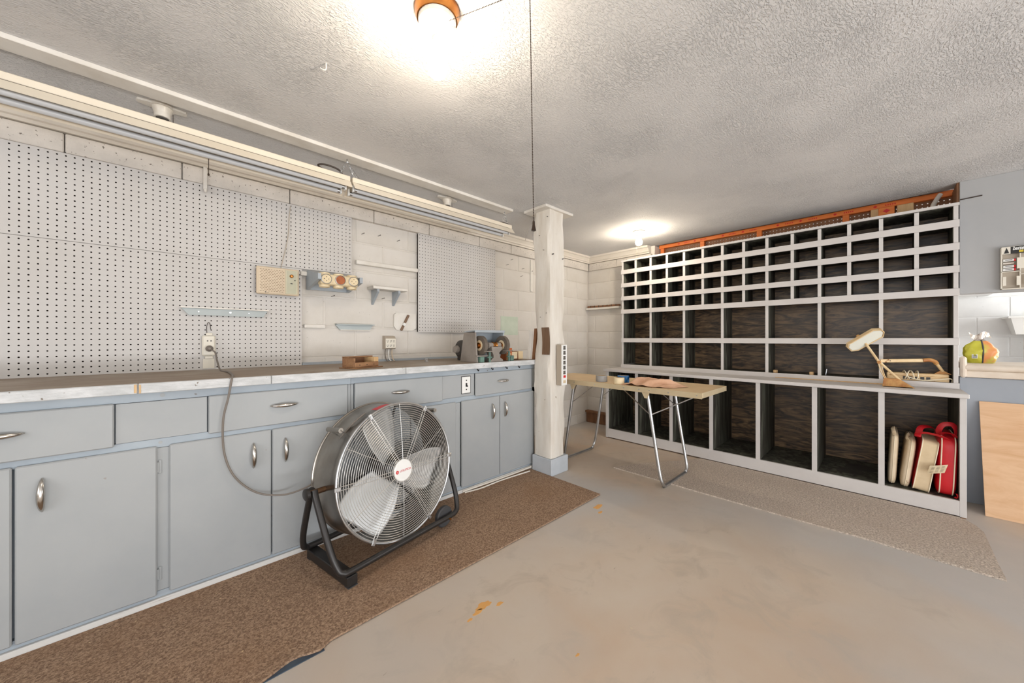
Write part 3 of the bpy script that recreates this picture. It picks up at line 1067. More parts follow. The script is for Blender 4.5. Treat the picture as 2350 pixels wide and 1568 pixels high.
# ---- radio
r = thing('radio', 'beige wall radio with slotted speaker grille and pale green dial panel', 'radio', (0.46, PY, 1.316))
part('case', MB().box(0.354, 0.567, 2.532, PY - 0.0005, 1.316, 1.473, 0.006), 'radiobrown', r)
part('front_bezel', MB().box(0.351, 0.570, 2.522, 2.534, 1.313, 1.476, 0.005), 'beige', r)
g = part('grille', MB().box(0.359, 0.489, 2.5195, 2.5225, 1.321, 1.468, 0.001), 'beige', r)
sl = MB()
for i in range(15):
    for j in range(9):
        x = 0.367 + j * 0.0135 + (0.006 if i % 2 else 0)
        sl.box(x, x + 0.0085, 2.5188, 2.5198, 1.330 + i * 0.0091, 1.3325 + i * 0.0091)
part('slots', sl, 'slot', g, smooth=False)['kind'] = 'stuff'
p = part('dial_panel', MB().box(0.496, 0.561, 2.5195, 2.5225, 1.322, 1.467, 0.001), 'radiopanel', r)
part('dial_frame', MB().tube([(0.499, 2.519, 1.325), (0.558, 2.519, 1.325), (0.558, 2.519, 1.464), (0.499, 2.519, 1.464)], 0.0012, 4, closed=True), 'piping', p)
part('tuning_knob', MB().lathe([(0.0105, 0), (0.0105, 0.006), (0.007, 0.013), (1e-5, 0.014)], 18, Matrix.Translation((0.528, 2.5195, 1.432)) @ Matrix.Rotation(PI / 2, 4, 'X')), 'brass', p)
part('switch', MB().box(0.522, 0.533, 2.515, 2.5196, 1.384, 1.389, 0.001).cyl((0.546, 2.516, 1.408), (0.546, 2.5196, 1.408), 0.003, 8), 'black', p)
part('badge', MB().box(0.392, 0.398, 2.5186, 2.5196, 1.3225, 1.3275).box(0.400, 0.412, 2.5186, 2.5196, 1.3235, 1.325), 'outletdark', g, smooth=False)
part('cord', MB().tube(bez([(0.53, 2.556, 1.874), (0.525, 2.566, 1.80), (0.522, 2.567, 1.72), (0.515, 2.567, 1.66), (0.505, 2.566, 1.60), (0.492, 2.565, 1.54), (0.478, 2.555, 1.4735)], 8), 0.0022, 6), 'taupe', r)

# ---- revolving jar rack
j = thing('jar_rack', 'white revolving jar rack with three lids facing out on the block wall', 'jar rack', (0.75, 2.573, 1.36))
brk = [(2.5735, 1.364), (2.5735, 1.483), (2.53, 1.483), (2.35, 1.440), (2.318, 1.440), (2.318, 1.405)]
part('end_bracket', MB().prism(brk, 0.622, 0.640, 'x'), 'bluegrey', j, smooth=False)
part('end_bracket', MB().prism(brk, 0.866, 0.884, 'x'), 'bluegrey', j, smooth=False)
part('back_board', MB().box(0.6405, 0.8655, 2.556, 2.5735, 1.366, 1.480), 'bluegrey', j, smooth=False)
bar = part('turning_bar', MB().box(0.644, 0.862, 2.338, 2.402, 1.378, 1.442, 0.006), 'lid', j)
part('axle', MB().cyl((0.6395, 2.37, 1.41), (0.8665, 2.37, 1.41), 0.006, 8), 'alu', j)
for i, x in enumerate((0.672, 0.752, 0.832)):
    Tf = Matrix.Translation((x, 2.338, 1.411)) @ Matrix.Rotation(PI / 2, 4, 'X')
    jl = part('jar_lid', MB().lathe([(0.030, 0.0), (0.030, 0.011), (0.027, 0.0125), (0.0265, 0.009), (1e-5, 0.009)], 22, Tf), 'alu', bar)
    part('lid_disc', MB().lathe([(0.0262, 0.0085), (0.0262, 0.0098), (1e-5, 0.0098)], 20, Tf), 'rust' if i == 1 else 'lid', bar)
    if i != 1:
        nb = MB()
        for a in range(4):
            nb.cyl((x + 0.012 * math.cos(a * PI / 2), 2.3275, 1.411 + 0.012 * math.sin(a * PI / 2)), (x + 0.012 * math.cos(a * PI / 2), 2.3290, 1.411 + 0.012 * math.sin(a * PI / 2)), 0.0025, 7)
        part('nail_holes', nb, 'corddark', bar)
    Tb = Matrix.Translation((x, 2.37, 1.378)) @ Matrix.Rotation(PI, 4, 'X')
    part('jar_lid', MB().lathe([(0.030, 0.0), (0.030, 0.013), (0.0275, 0.014), (0.0275, 0.006), (1e-5, 0.005)], 22, Tb), 'lid', bar)
    Tt = Matrix.Translation((x, 2.37, 1.442))
    part('jar_lid', MB().lathe([(0.030, 0.0), (0.030, 0.010), (1e-5, 0.010)], 22, Tt), 'lid', bar)
solo('nail_hook', MB().box(0.588, 0.622, 2.555, 2.5735, 1.452, 1.478, 0.002), 'whitewood', 'small white wood cleat next to the revolving jar rack', 'cleat')

# ---- rail, ledges, card, small shelf
solo('wooden_rail', MB().box(0.935, 1.412, 2.562, WY - 0.0015, 1.576, 1.606, 0.004), 'whitewood', 'white wooden rail on the block wall ending at the small square pegboard', 'rail')
sh = thing('bracket_shelf', 'tiny grey shelf on two triangular brackets on the block wall', 'shelf', (1.15, WY, 1.30))
part('board', MB().box(1.022, 1.285, 2.486, WY - 0.0015, 1.404, 1.424, 0.002), 'whitewood', sh)
for x in (1.052, 1.212):
    part('bracket', MB().prism([(WY - 0.0015, 1.297), (WY - 0.0015, 1.4035), (2.492, 1.4035), (2.492, 1.385)], x, x + 0.016, 'x'), 'bluegrey', sh, smooth=False)
cd = thing('tool_plate', 'white rounded plate with a diagonal brown bar beside the small square pegboard', 'plate', (1.31, WY, 1.11))
part('plate', MB().prism([(1.238, 1.246), (1.223, 1.232), (1.221, 1.145), (1.240, 1.118), (1.262, 1.112), (1.37, 1.110), (1.405, 1.130), (1.405, 1.246)], WY - 0.016, WY - 0.0015, 'y'), 'whitewood', cd, smooth=False)
Td = Matrix.Translation((1.305, WY - 0.0165, 1.172)) @ Matrix.Rotation(math.radians(27), 4, 'Y')
part('diagonal_bar', MB().box(-0.008, 0.008, -0.016, 0.0, -0.068, 0.068, 0.002, T=Td), 'leather', cd)
part('clip', MB().box(-0.010, 0.010, -0.020, -0.001, -0.026, -0.004, 0.002, T=Td), 'white', cd)
solo('small_cleat', MB().box(0.612, 0.738, 2.578, WY - 0.0015, 1.118, 1.142, 0.003).cyl((0.63, 2.5765, 1.13), (0.63, 2.579, 1.13), 0.004, 8).cyl((0.715, 2.5765, 1.13), (0.715, 2.579, 1.13), 0.004, 8), 'whitewood', 'short white cleat with two screws left of the narrow ledge on the block wall', 'cleat')
lg = thing('narrow_ledge', 'narrow pale ledge with pointed end on the block wall above the wooden box', 'ledge', (0.93, WY, 1.11))
part('lip', MB().prism([(0.800, 1.150), (1.060, 1.150), (1.060, 1.144), (0.808, 1.144)], WY - 0.045, WY - 0.0015, 'y'), 'teal', lg, smooth=False)
part('face', MB().prism([(0.802, 1.1438), (1.055, 1.1438), (1.038, 1.112), (0.828, 1.112)], WY - 0.020, WY - 0.0015, 'y'), 'teal', lg, smooth=False)
part('tray', MB().box(0.83, 1.036, WY - 0.03, WY - 0.0015, 1.106, 1.1118), 'whitewood', lg, smooth=False)
lg = thing('tool_ledge', 'long pale teal ledge screwed to the lower pegboard below the radio', 'ledge', (0.22, PY, 1.175))
part('face', MB().prism([(0.032, 1.212), (0.410, 1.212), (0.390, 1.176), (0.060, 1.176)], PY - 0.020, PY - 0.0005, 'y'), 'teal', lg, smooth=False)
part('lip', MB().prism([(0.028, 1.2125), (0.415, 1.2125), (0.415, 1.220), (0.028, 1.220)], PY - 0.034, PY - 0.0005, 'y'), 'whitewood', lg, smooth=False)
for x in (0.10, 0.235, 0.32):
    part('screw', MB().cyl((x, PY - 0.0225, 1.195), (x, PY - 0.0195, 1.195), 0.0055 if x == 0.235 else 0.0035, 10), 'alu', lg)

# ---- outlets
ob = thing('outlet_box', 'white surface outlet box with a grey plug in it on the lower pegboard', 'outlet', (0.143, PY, 0.958))
part('box', MB().box(0.114, 0.170, PY - 0.022, PY - 0.0005, 0.955, 1.066, 0.006), 'ivory', ob)
part('receptacle', MB().cyl((0.144, PY - 0.0245, 1.036), (0.144, PY - 0.0215, 1.036), 0.017, 20), 'ivory', ob)
part('slots', MB().box(0.136, 0.139, PY - 0.0253, PY - 0.0243, 1.032, 1.041).box(0.149, 0.152, PY - 0.0253, PY - 0.0243, 1.032, 1.041).box(0.132, 0.139, PY - 0.0253, PY - 0.0243, 1.0355, 1.0375).box(0.149, 0.156, PY - 0.0253, PY - 0.0243, 1.0355, 1.0375), 'black', ob, smooth=False)
part('mount_ear', MB().box(0.130, 0.158, PY - 0.012, PY - 0.0005, 1.067, 1.080, 0.002), 'ivory', ob)
part('mount_ear', MB().box(0.126, 0.160, PY - 0.012, PY - 0.0005, 0.938, 0.954, 0.002), 'ivory', ob)
part('cover_hook', MB().tube(bez([(0.135, PY - 0.004, 1.08), (0.134, PY - 0.004, 1.11), (0.137, PY - 0.006, 1.13), (0.142, PY - 0.008, 1.138), (0.148, PY - 0.006, 1.128), (0.151, PY - 0.004, 1.10)], 5), 0.0015, 6), 'corddark', ob)
part('conduit_strip', MB().box(0.118, 0.1665, PY - 0.006, PY - 0.0005, 0.885, 0.937), 'ivory', ob, smooth=False)
so = thing('six_way_outlet', 'cream six-socket outlet adapter on the block wall over the bench', 'outlet', (1.18, WY, 0.97))
part('body', MB().prism([(WY - 0.0015, 0.970), (2.558, 0.970), (2.545, 0.978), (2.545, 1.050), (2.562, 1.066), (WY - 0.0015, 1.070)], 1.136, 1.216, 'x'), 'taupe', so, smooth=False)
part('face', MB().box(1.137, 1.215, 2.5425, 2.5455, 0.979, 1.049, 0.001), 'ivory', so)
ol = MB()
for i in range(3):
    for k in range(2):
        cx, cz = 1.152 + i * 0.024, 0.998 + k * 0.033
        ol.box(cx - 0.006, cx - 0.004, 2.5418, 2.5428, cz - 0.004, cz + 0.006).box(cx + 0.004, cx + 0.006, 2.5418, 2.5428, cz - 0.004, cz + 0.006).cyl((cx, 2.5418, cz - 0.008), (cx, 2.5428, cz - 0.008), 0.0028, 7)
part('sockets', ol, 'black', so, smooth=False)
for x, m in ((1.150, 'cordgrey'), (1.176, 'white'), (1.203, 'beige')):
    part('wire', MB().tube(bez([(x, 2.575, 0.971), (x - 0.006, 2.57, 0.94), (x - 0.002, 2.565, 0.90), (x + 0.006, 2.55, 0.8805)], 6), 0.004, 6), m, so)

# ---- nails and stains on the wall
for i, (x, z) in enumerate(((0.98, 1.80), (1.10, 1.81), (1.25, 1.80), (2.40, 1.78), (2.62, 1.77), (2.75, 1.76), (2.60, 1.69), (2.46, 1.84), (3.00, 1.66), (3.12, 1.50), (3.25, 1.74), (0.78, 1.335), (1.13, 1.345), (2.95, 1.30))):
    solo('nail', MB().cyl((x, WY + 0.004, z), (x + 0.012, WY - 0.022, z + 0.006), 0.0017, 6).cyl((x + 0.012, WY - 0.022, z + 0.006), (x + 0.0128, WY - 0.0235, z + 0.0064), 0.0036, 8), 'darkgrey', 'bare nail driven into the white block wall', 'nail', 'nails in the block wall')
solo('slotted_strip', MB().box(2.745, 2.775, WY - 0.012, WY - 0.0015, 1.55, 1.885, 0.002), 'whitewood', 'white vertical metal strip on the block wall just behind the post', 'strip')
solo('shelf_standard', MB().box(3.045, 3.06, WY - 0.014, WY - 0.0015, 1.52, 1.75, 0.001).box(3.00, 3.06, WY - 0.014, WY - 0.0015, 1.75, 1.765, 0.001), 'taupe', 'grey metal shelf bracket on the block wall between post and corner', 'bracket')

# ---- wooden tool rack near the corner, on the shelf wall
tr = thing('tool_rack', 'white ledge with notched brown wood strip near the room corner', 'tool rack', (WX, 2.36, 1.42))
part('ledge', MB().box(WX - 0.06, WX - 0.0015, 2.13, 2.59, 1.405, 1.428, 0.002), 'whitewood', tr)
part('notched_strip', MB().box(WX - 0.055, WX - 0.02, 2.13, 2.57, 1.4285, 1.452, 0.003), 'brownwood', tr)
nt_ = MB()
for i in range(7):
    nt_.box(WX - 0.0562, WX - 0.03, 2.17 + i * 0.058, 2.178 + i * 0.058, 1.432, 1.4535)
part('notches', nt_, 'corddark', tr, smooth=False)

# ---- small things on the bench
bx = thing('wooden_box', 'small brown wooden box open at the front on the worktop', 'box', (0.80, 2.12, 0.8795), math.radians(20))
for nm, b, m in (('base', (-0.105, 0.095, -0.075, 0.06, 0.0, 0.006), 'boxwood'), ('front', (-0.09, 0.075, -0.058, -0.048, 0.0065, 0.034), 'boxwood'),
                 ('back', (-0.09, 0.085, 0.040, 0.050, 0.0065, 0.060), 'brownwood'), ('lid', (-0.09, 0.085, 0.0, 0.052, 0.0605, 0.067), 'boxwood'),
                 ('side', (-0.09, -0.080, -0.0475, 0.0395, 0.0065, 0.060), 'boxwood'), ('side', (0.055, 0.085, -0.0475, 0.0395, 0.0065, 0.060), 'palewood')):
    part(nm, MB().box(*b, 0.0015), m, bx, local=True)
part('screws', MB().cyl((-0.06, -0.0592, 0.020), (-0.06, -0.0575, 0.020), 0.003, 7).cyl((-0.01, -0.0592, 0.020), (-0.01, -0.0575, 0.020), 0.003, 7).cyl((0.04, -0.0592, 0.020), (0.04, -0.0575, 0.020), 0.003, 7), 'corddark', bx, local=True)
solo('clear_cup', MB().lathe([(0.013, 0.8792), (0.015, 0.905), (0.0138, 0.905), (0.0118, 0.8815), (1e-5, 0.8812)], 16, Matrix.Translation((1.335, 2.30, 0))), 'clear', 'tiny clear plastic cup on the worktop left of the grinder', 'cup')

# ---- leaning boards by the post
solo('leaning_batten', MB().prism([(1.985, 0.880), (2.010, 0.880), (1.985, 1.115), (1.960, 1.115)], 2.088, 2.112, 'x'), 'whitewood', 'white batten leaning on the post from the end of the worktop', 'batten', smooth=False)
solo('leaning_board', MB().prism([(1.955, 0.880), (1.985, 0.880), (1.958, 1.13), (1.932, 1.13)], 2.118, 2.136, 'x'), 'brownwood', 'brown board leaning on the post from the end of the worktop', 'board', smooth=False)
# ================================================================== bench grinder
BZ = 0.8802
g = thing('bench_grinder', 'old twin-wheel bench grinder under a grey hood at the end of the worktop', 'bench grinder', (1.68, 2.05, BZ))
hood = [(1.972, BZ), (2.17, BZ), (2.125, 1.092), (1.995, 1.10)]
part('hood_side', MB().prism(hood, 1.540, 1.552, 'x'), 'castgrey', g, smooth=False)
part('hood_side', MB().prism([(2.05, BZ), (2.17, BZ), (2.125, 1.092), (1.995, 1.10)], 1.812, 1.824, 'x'), 'bluegrey', g, smooth=False)
part('hood_top', MB().prism([(1.993, 1.0925), (2.125, 1.0925), (2.123, 1.102), (1.991, 1.110)], 1.540, 1.824, 'x'), 'bluegrey', g, smooth=False)
part('hood_back', MB().prism([(2.160, BZ), (2.170, BZ), (2.126, 1.092), (2.118, 1.092)], 1.5525, 1.8115, 'x'), 'bluegrey', g, smooth=False)
SY, SZ = 1.992, 1.000
ped = [(1.655, BZ + 0.0005), (1.775, BZ + 0.0005), (1.775, BZ + 0.012), (1.745, BZ + 0.03), (1.738, 0.945), (1.765, 0.970), (1.765, 0.99), (1.665, 0.99), (1.668, 0.955), (1.682, 0.93), (1.682, BZ + 0.03), (1.655, BZ + 0.012)]
part('pedestal', MB().prism(ped, SY - 0.035, SY + 0.035, 'y'), 'castgrey', g, smooth=False)
part('bearing', MB().cyl((1.655, SY, SZ), (1.695, SY, SZ), 0.021, 18).cyl((1.735, SY, SZ), (1.772, SY, SZ), 0.021, 18), 'castgrey', g)
part('pulley', MB().lathe([(0.024, -0.019), (0.026, -0.016), (0.020, -0.006), (0.020, 0.006), (0.026, 0.016), (0.024, 0.019)], 20, Matrix.Translation((1.715, SY, SZ)) @ Matrix.Rotation(PI / 2, 4, 'Y')), 'brass', g)
part('shaft', MB().cyl((1.566, SY, SZ), (1.835, SY, SZ), 0.008, 12), 'alu', g)
for x, s in ((1.590, -1), (1.800, 1)):
    w = part('wheel', MB().cyl((x - 0.013, SY, SZ), (x + 0.013, SY, SZ), 0.069, 40), 'stone', g)
    part('paper_disc', MB().cyl((x - 0.0142, SY, SZ), (x + 0.0142, SY, SZ), 0.037, 28), 'paperlabel', w)
    part('flange', MB().cyl((x - 0.019, SY, SZ), (x + 0.019, SY, SZ), 0.021, 20), 'brass', w)
    part('nut', MB().cyl((x - 0.030, SY, SZ), (x - 0.0192, SY, SZ), 0.012, 6), 'brass', w)
for x in (1.575, 1.865):
    part('rest_clamp', MB().box(x - 0.018, x + 0.018, 1.951, 1.978, BZ + 0.0005, BZ + 0.04, 0.002), 'greenmetal', g)
for x in (1.635, 1.825):
    part('rest_post', MB().cyl((x, 1.945, BZ + 0.0005), (x, 1.945, BZ + 0.075), 0.008, 10).cyl((x - 0.02, 1.945, BZ + 0.035), (x + 0.02, 1.945, BZ + 0.035), 0.006, 8), 'greenmetal', g)
    part('tool_rest', MB().box(x - 0.055, x + 0.012, 1.912, 1.958, BZ + 0.0755, BZ + 0.081, 0.0015), 'castgrey', g)
part('rest_arm', MB().box(1.53, 1.64, 1.955, 1.967, BZ + 0.041, BZ + 0.05, 0.002), 'castgrey', g)
m = thing('electric_motor', 'dark electric motor behind the grinder hood on the worktop', 'motor', (1.70, 2.29, BZ))
part('body', MB().lathe([(0.02, -0.10), (0.045, -0.098), (0.070, -0.075), (0.072, -0.05), (0.072, 0.05), (0.068, 0.075), (0.03, 0.095)], 24, Matrix.Translation((1.70, 2.29, 0.965)) @ Matrix.Rotation(PI / 2, 4, 'Y')), 'darkgrey', m)
part('end_cap', MB().lathe([(0.026, -0.128), (0.030, -0.118), (0.030, -0.100)], 18, Matrix.Translation((1.70, 2.29, 0.965)) @ Matrix.Rotation(PI / 2, 4, 'Y')), 'castgrey', m)
part('foot', MB().box(1.635, 1.765, 2.235, 2.345, BZ + 0.0005, BZ + 0.025, 0.003), 'darkgrey', m)
solo('orange_carton', MB().box(1.86, 1.93, 2.02, 2.09, BZ + 0.0005, BZ + 0.095, 0.003), 'orangebox', 'orange brown carton right of the grinder wheels', 'carton')
solo('wood_offcut', MB().box(1.855, 1.885, 1.982, 2.008, BZ + 0.0005, BZ + 0.055, 0.002), 'palewood', 'pale wood offcut standing by the right grinding wheel', 'wood block')
fr = thing('framed_picture', 'small dark framed picture standing between the grinder and the cream block', 'frame', (1.955, 2.02, BZ))
part('frame', MB().tube([(1.925, 2.02, BZ + 0.006), (1.99, 2.02, BZ + 0.006), (1.99, 2.03, BZ + 0.066), (1.925, 2.03, BZ + 0.066)], 0.0055, 6, closed=True), 'brownwood', fr)
part('picture', MB().box(1.927, 1.988, 2.024, 2.028, BZ + 0.008, BZ + 0.064), 'paperlabel', fr, smooth=False)
solo('cream_block', MB().box(2.01, 2.062, 2.03, 2.09, BZ + 0.0005, BZ + 0.066, 0.003), 'cream', 'cream block at the end of the worktop by the leaning boards', 'block')

# ================================================================== post
pst = thing('wooden_post', 'rough hewn white painted post on a grey concrete pad', 'post', (2.17, 1.84, 0))
part('pad', MB().box(2.070, 2.276, 1.738, 1.938, 0.0, 0.128, 0.004), 'padconcrete', pst)
# hewn shaft: loops of a wobbling square
rp = random.Random(11)
NZ, NS = 46, 6
sh_v, sh_f = [], []
zb, zt = 0.130, 2.044
for i in range(NZ + 1):
    t = i / NZ
    z = zb + (zt - zb) * t
    # lean and slight taper toward the top
    cx, cy = 2.178 - 0.006 * t, 1.840 + 0.008 * t
    hx, hy = 0.092 - 0.008 * t, 0.082 - 0.004 * t
    loop = []
    cor = [(-1, -1), (1, -1), (1, 1), (-1, 1)]
    for k in range(4):
        a, b = cor[k], cor[(k + 1) % 4]
        for s in range(NS):
            u = s / NS
            loop.append((a[0] + (b[0] - a[0]) * u, a[1] + (b[1] - a[1]) * u))
    for (a, b) in loop:
        x, y = cx + a * hx, cy + b * hy
        n1 = noise.noise(Vector((x * 5, y * 5, z * 2.2)))
        n2 = noise.noise(Vector((x * 14 + 7, y * 14, z * 9)))
        k = 0.013 * n1 + 0.004 * n2
        # wane: corners cut away here and there
        cornerness = max(0.0, abs(a) + abs(b) - 1.7) / 0.3
        wane = 0.030 * max(0.0, noise.noise(Vector((a * 3, b * 3, z * 3.1))) + 0.12) * cornerness
        f_ = 1.0 + (k - wane) / 0.09
        sh_v.append((cx + a * hx * f_, cy + b * hy * f_, z))
n = 4 * NS
for i in range(NZ):
    for j_ in range(n):
        sh_f.append((i * n + j_, i * n + (j_ + 1) % n, (i + 1) * n + (j_ + 1) % n, (i + 1) * n + j_))
sh_f.append(tuple(range(n - 1, -1, -1)))
sh_f.append(tuple(range(NZ * n, NZ * n + n)))
part('shaft', MB().add(sh_v, sh_f), 'postwood', pst, angle=32)
part('cap_board', MB().box(2.022, 2.36, 1.75, 1.985, 2.0445, CZ - 0.0002, 0.003), 'whitewood', pst)
nl = MB()
for (y, z) in ((1.79, 1.99), (1.87, 1.86), (1.83, 1.74), (1.80, 1.25), (1.86, 1.22)):
    nl.cyl((2.10, y, z), (2.072, y - 0.004, z - 0.004), 0.002, 6)
for (x, z) in ((2.115, 1.70), (2.235, 1.68)):
    nl.cyl((x, 1.77, z), (x, 1.752, z), 0.004, 8)
part('nails', nl, 'darkgrey', pst)

ps = thing('power_strip', 'white six-socket power strip with red switch screwed to the post', 'power strip', (2.18, 1.74, 0.69))
part('housing', MB().box(2.150, 2.216, 1.708, 1.756, 0.688, 1.002, 0.003), 'taupe', ps)
part('face', MB().box(2.151, 2.217, 1.7045, 1.7078, 0.689, 1.001, 0.001), 'white', ps)
for i in range(6):
    z = 0.977 - i * 0.038
    sk = part('socket', MB().box(2.171, 2.198, 1.7032, 1.7045, z - 0.014, z + 0.014, 0.0005), 'outletdark', ps)
    part('slots', MB().box(2.177, 2.180, 1.7024, 1.7032, z - 0.002, z + 0.008).box(2.189, 2.192, 1.7024, 1.7032, z - 0.002, z + 0.008).cyl((2.1845, 1.7024, z - 0.008), (2.1845, 1.7032, z - 0.008), 0.0025, 7), 'taupe', sk, smooth=False)
part('switch', MB().box(2.172, 2.198, 1.7005, 1.7045, 0.747, 0.766, 0.001), 'redplastic', ps, label='red rocker switch')
part('rating_label', MB().box(2.170, 2.200, 1.7038, 1.7045, 0.706, 0.728), 'paperlabel', ps, smooth=False)
solo('curved_strip', MB().grid(lambda u, v: (2.083 - 0.012 * math.cos((v - 0.5) * 2.2) - 0.001 * u, 1.840 - 0.075 * u - 0.012 * math.sin(v * PI) + 0.006 * v, 0.925 + 0.21 * v), 4, 14).grid(lambda u, v: (2.086 - 0.012 * math.cos((v - 0.5) * 2.2) - 0.001 * u, 1.840 - 0.075 * u - 0.012 * math.sin(v * PI) + 0.006 * v, 0.925 + 0.21 * v), 4, 14), 'leather', 'curved brown strip nailed to the side of the post', 'strip')

# ================================================================== ceiling bulbs


def bead_line(mb, p0, p1, pitch, r):
    p0, p1 = Vector(p0), Vector(p1)
    n = max(1, int((p1 - p0).length / pitch))
    for i in range(n + 1):
        mb.sphere(p0.lerp(p1, i / n), r, 6, 4)
    mb.tube([p0, p1], r * 0.3, 4)
    return mb


BX, BY = 0.593, 0.957
lb = thing('ceiling_bulb', 'lit elongated bulb in a white holder on an amber ceiling plate', 'ceiling light', (BX, BY, CZ))
TB = Matrix.Translation((BX, BY, CZ))
part('canopy', MB().lathe([(0.070, -0.0002), (0.069, -0.010), (0.062, -0.030)], 32, TB), 'brass', lb)
part('holder', MB().lathe([(0.058, -0.0305), (0.057, -0.044), (0.036, -0.056), (0.028, -0.068), (0.024, -0.082), (0.020, -0.083)], 32, TB), 'porcelain', lb)
part('outlet_lug', MB().box(BX + 0.02, BX + 0.052, BY - 0.035, BY - 0.012, CZ - 0.056, CZ - 0.044, 0.003), 'porcelain', lb)
part('bulb_neck', MB().lathe([(0.0165, -0.0835), (0.017, -0.098)], 20, TB), 'lid', lb)
part('bulb', MB().lathe([(0.017, -0.0985), (0.022, -0.112), (0.029, -0.128), (0.031, -0.150), (0.031, -0.178), (0.027, -0.194), (0.016, -0.204), (1e-5, -0.207)], 24, TB), 'bulb1', lb)
pc = MB()
bead_line(pc, (BX + 0.012, BY - 0.040, CZ - 0.050), (0.738, 0.700, CZ - 0.016), 0.0046, 0.0018)
bead_line(pc, (0.738, 0.700, CZ - 0.016), (0.751, 0.697, 1.385), 0.0046, 0.0019)
pc.lathe([(0.002, 0.012), (0.0035, 0.010), (0.004, 0.0), (0.0065, -0.012), (0.007, -0.016), (1e-5, -0.016)], 12, Matrix.Translation((0.751, 0.697, 1.376)))
pc.tube([(0.738, 0.700, CZ - 0.0005), (0.738, 0.700, CZ - 0.018)], 0.0012, 6)
part('pull_chain', pc, 'bead', lb)
part('thread', MB().tube(bez([(0.749, 0.699, 1.384), (0.742, 0.702, 1.372), (0.732, 0.705, 1.352), (0.727, 0.707, 1.330)], 5), 0.0006, 4).tube(bez([(0.749, 0.699, 1.384), (0.745, 0.698, 1.366), (0.749, 0.698, 1.345), (0.7495, 0.698, 1.32)], 5), 0.0006, 4), 'cordgrey', lb)

B2 = (3.192, 1.606)
lb2 = thing('ceiling_bulb', 'lit round bulb on the ceiling in front of the shelves with a thin pull string', 'ceiling light', (*B2, CZ))
TB = Matrix.Translation((*B2, CZ))
part('holder', MB().lathe([(0.056, -0.0002), (0.055, -0.010), (0.030, -0.022), (0.026, -0.030), (0.024, -0.048)], 28, TB), 'porcelain', lb2)
part('bulb', MB().lathe([(0.014, -0.0485), (0.016, -0.062), (0.024, -0.080), (0.031, -0.096), (0.032, -0.108), (0.027, -0.123), (0.015, -0.132), (1e-5, -0.134)], 24, TB), 'bulb2', lb2)
part('pull_string', MB().tube([(B2[0] - 0.028, B2[1] + 0.006, CZ - 0.024), (B2[0] - 0.034, B2[1] + 0.006, 1.54)], 0.0011, 5).sphere((B2[0] - 0.034, B2[1] + 0.006, 1.535), 0.0045, 8, 6, (1, 1, 1.5)), 'piping', lb2)
solo('ceiling_hook', MB().tube(bez([(0.408, 1.42, CZ - 0.0003), (0.408, 1.42, CZ - 0.022), (0.402, 1.425, CZ - 0.026), (0.392, 1.432, CZ - 0.020)], 5), 0.0022, 6), 'whitewood', 'small white painted hook in the ceiling between bulb and long board', 'hook')

# ================================================================== carpets
under = [floor_pt(*p) for p in ((745, 1494), (700, 1518), (650, 1545), (604, 1570))]
und = MB()
pl = [(p.x, p.y) for p in under]
pl += [(pl[-1][0], pl[-1][1] + 0.10), (pl[0][0], pl[0][1] + 0.10)]
und.prism(pl, 0.0002, 0.0030)
solo('floor_underlay', und, 'darkvinyl', 'dark blue-grey underlay peeking out under the curled edge of the brown carpet', 'underlay', smooth=False)
edge = [(2.067, 1.312), (1.5, 1.314), (1.0, 1.318), (0.6, 1.322)] + [(p.x, p.y) for p in (floor_pt(*q, 0.004) for q in ((760, 1471), (735, 1494), (712, 1502), (690, 1508), (668, 1518), (645, 1534), (625, 1550), (604, 1566)))] + [(0.10, 1.297), (-0.3, 1.30), (-1.1, 1.30)]
poly = [(-1.1, 1.9585), (2.06, 1.9585), (2.066, 1.9)] + edge
cm = MB()
cm.prism(poly, 0.0032, 0.0105)
solo('carpet_runner', cm, 'carpetbrown', 'brown carpet runner along the foot of the grey cabinets', 'carpet', smooth=False)
ge = [(2.583, 1.515), (2.587, 0.9), (2.60, 0.4), (2.612, 0.05), (2.60, -0.364)]
gp = [floor_pt(*q) for q in ((2292, 1300), (2275, 1262), (2258, 1225), (2240, 1210), (2222, 1200))]
gpoly = ge + [(p.x, p.y) for p in gp] + [(3.318, -0.30), (3.318, 1.10), (3.18, 1.17), (2.84, 1.40)]
cm = MB()
cm.prism(gpoly, 0.0002, 0.0085)
solo('carpet_offcut', cm, 'carpetgrey', 'taupe carpet offcut with a slanting end in front of the shelves', 'carpet', smooth=False)

# ================================================================== drum fan
FYAW = 0.185
fan = thing('drum_fan', 'large galvanised drum fan on a black tubular wheeled stand', 'fan', (0.802, 1.766, 0.0105), FYAW)
PZ = 0.386 - 0.0105
TD = Matrix.Translation((0, 0, PZ)) @ Matrix.Rotation(-0.10, 4, 'X')
R = 0.326
D = 0.105


def dpart(name, mb, mat, parent=fan, **kw):
    mb.v = [TD @ p for p in mb.v]
    return part(name, mb, mat, parent, local=True, **kw)


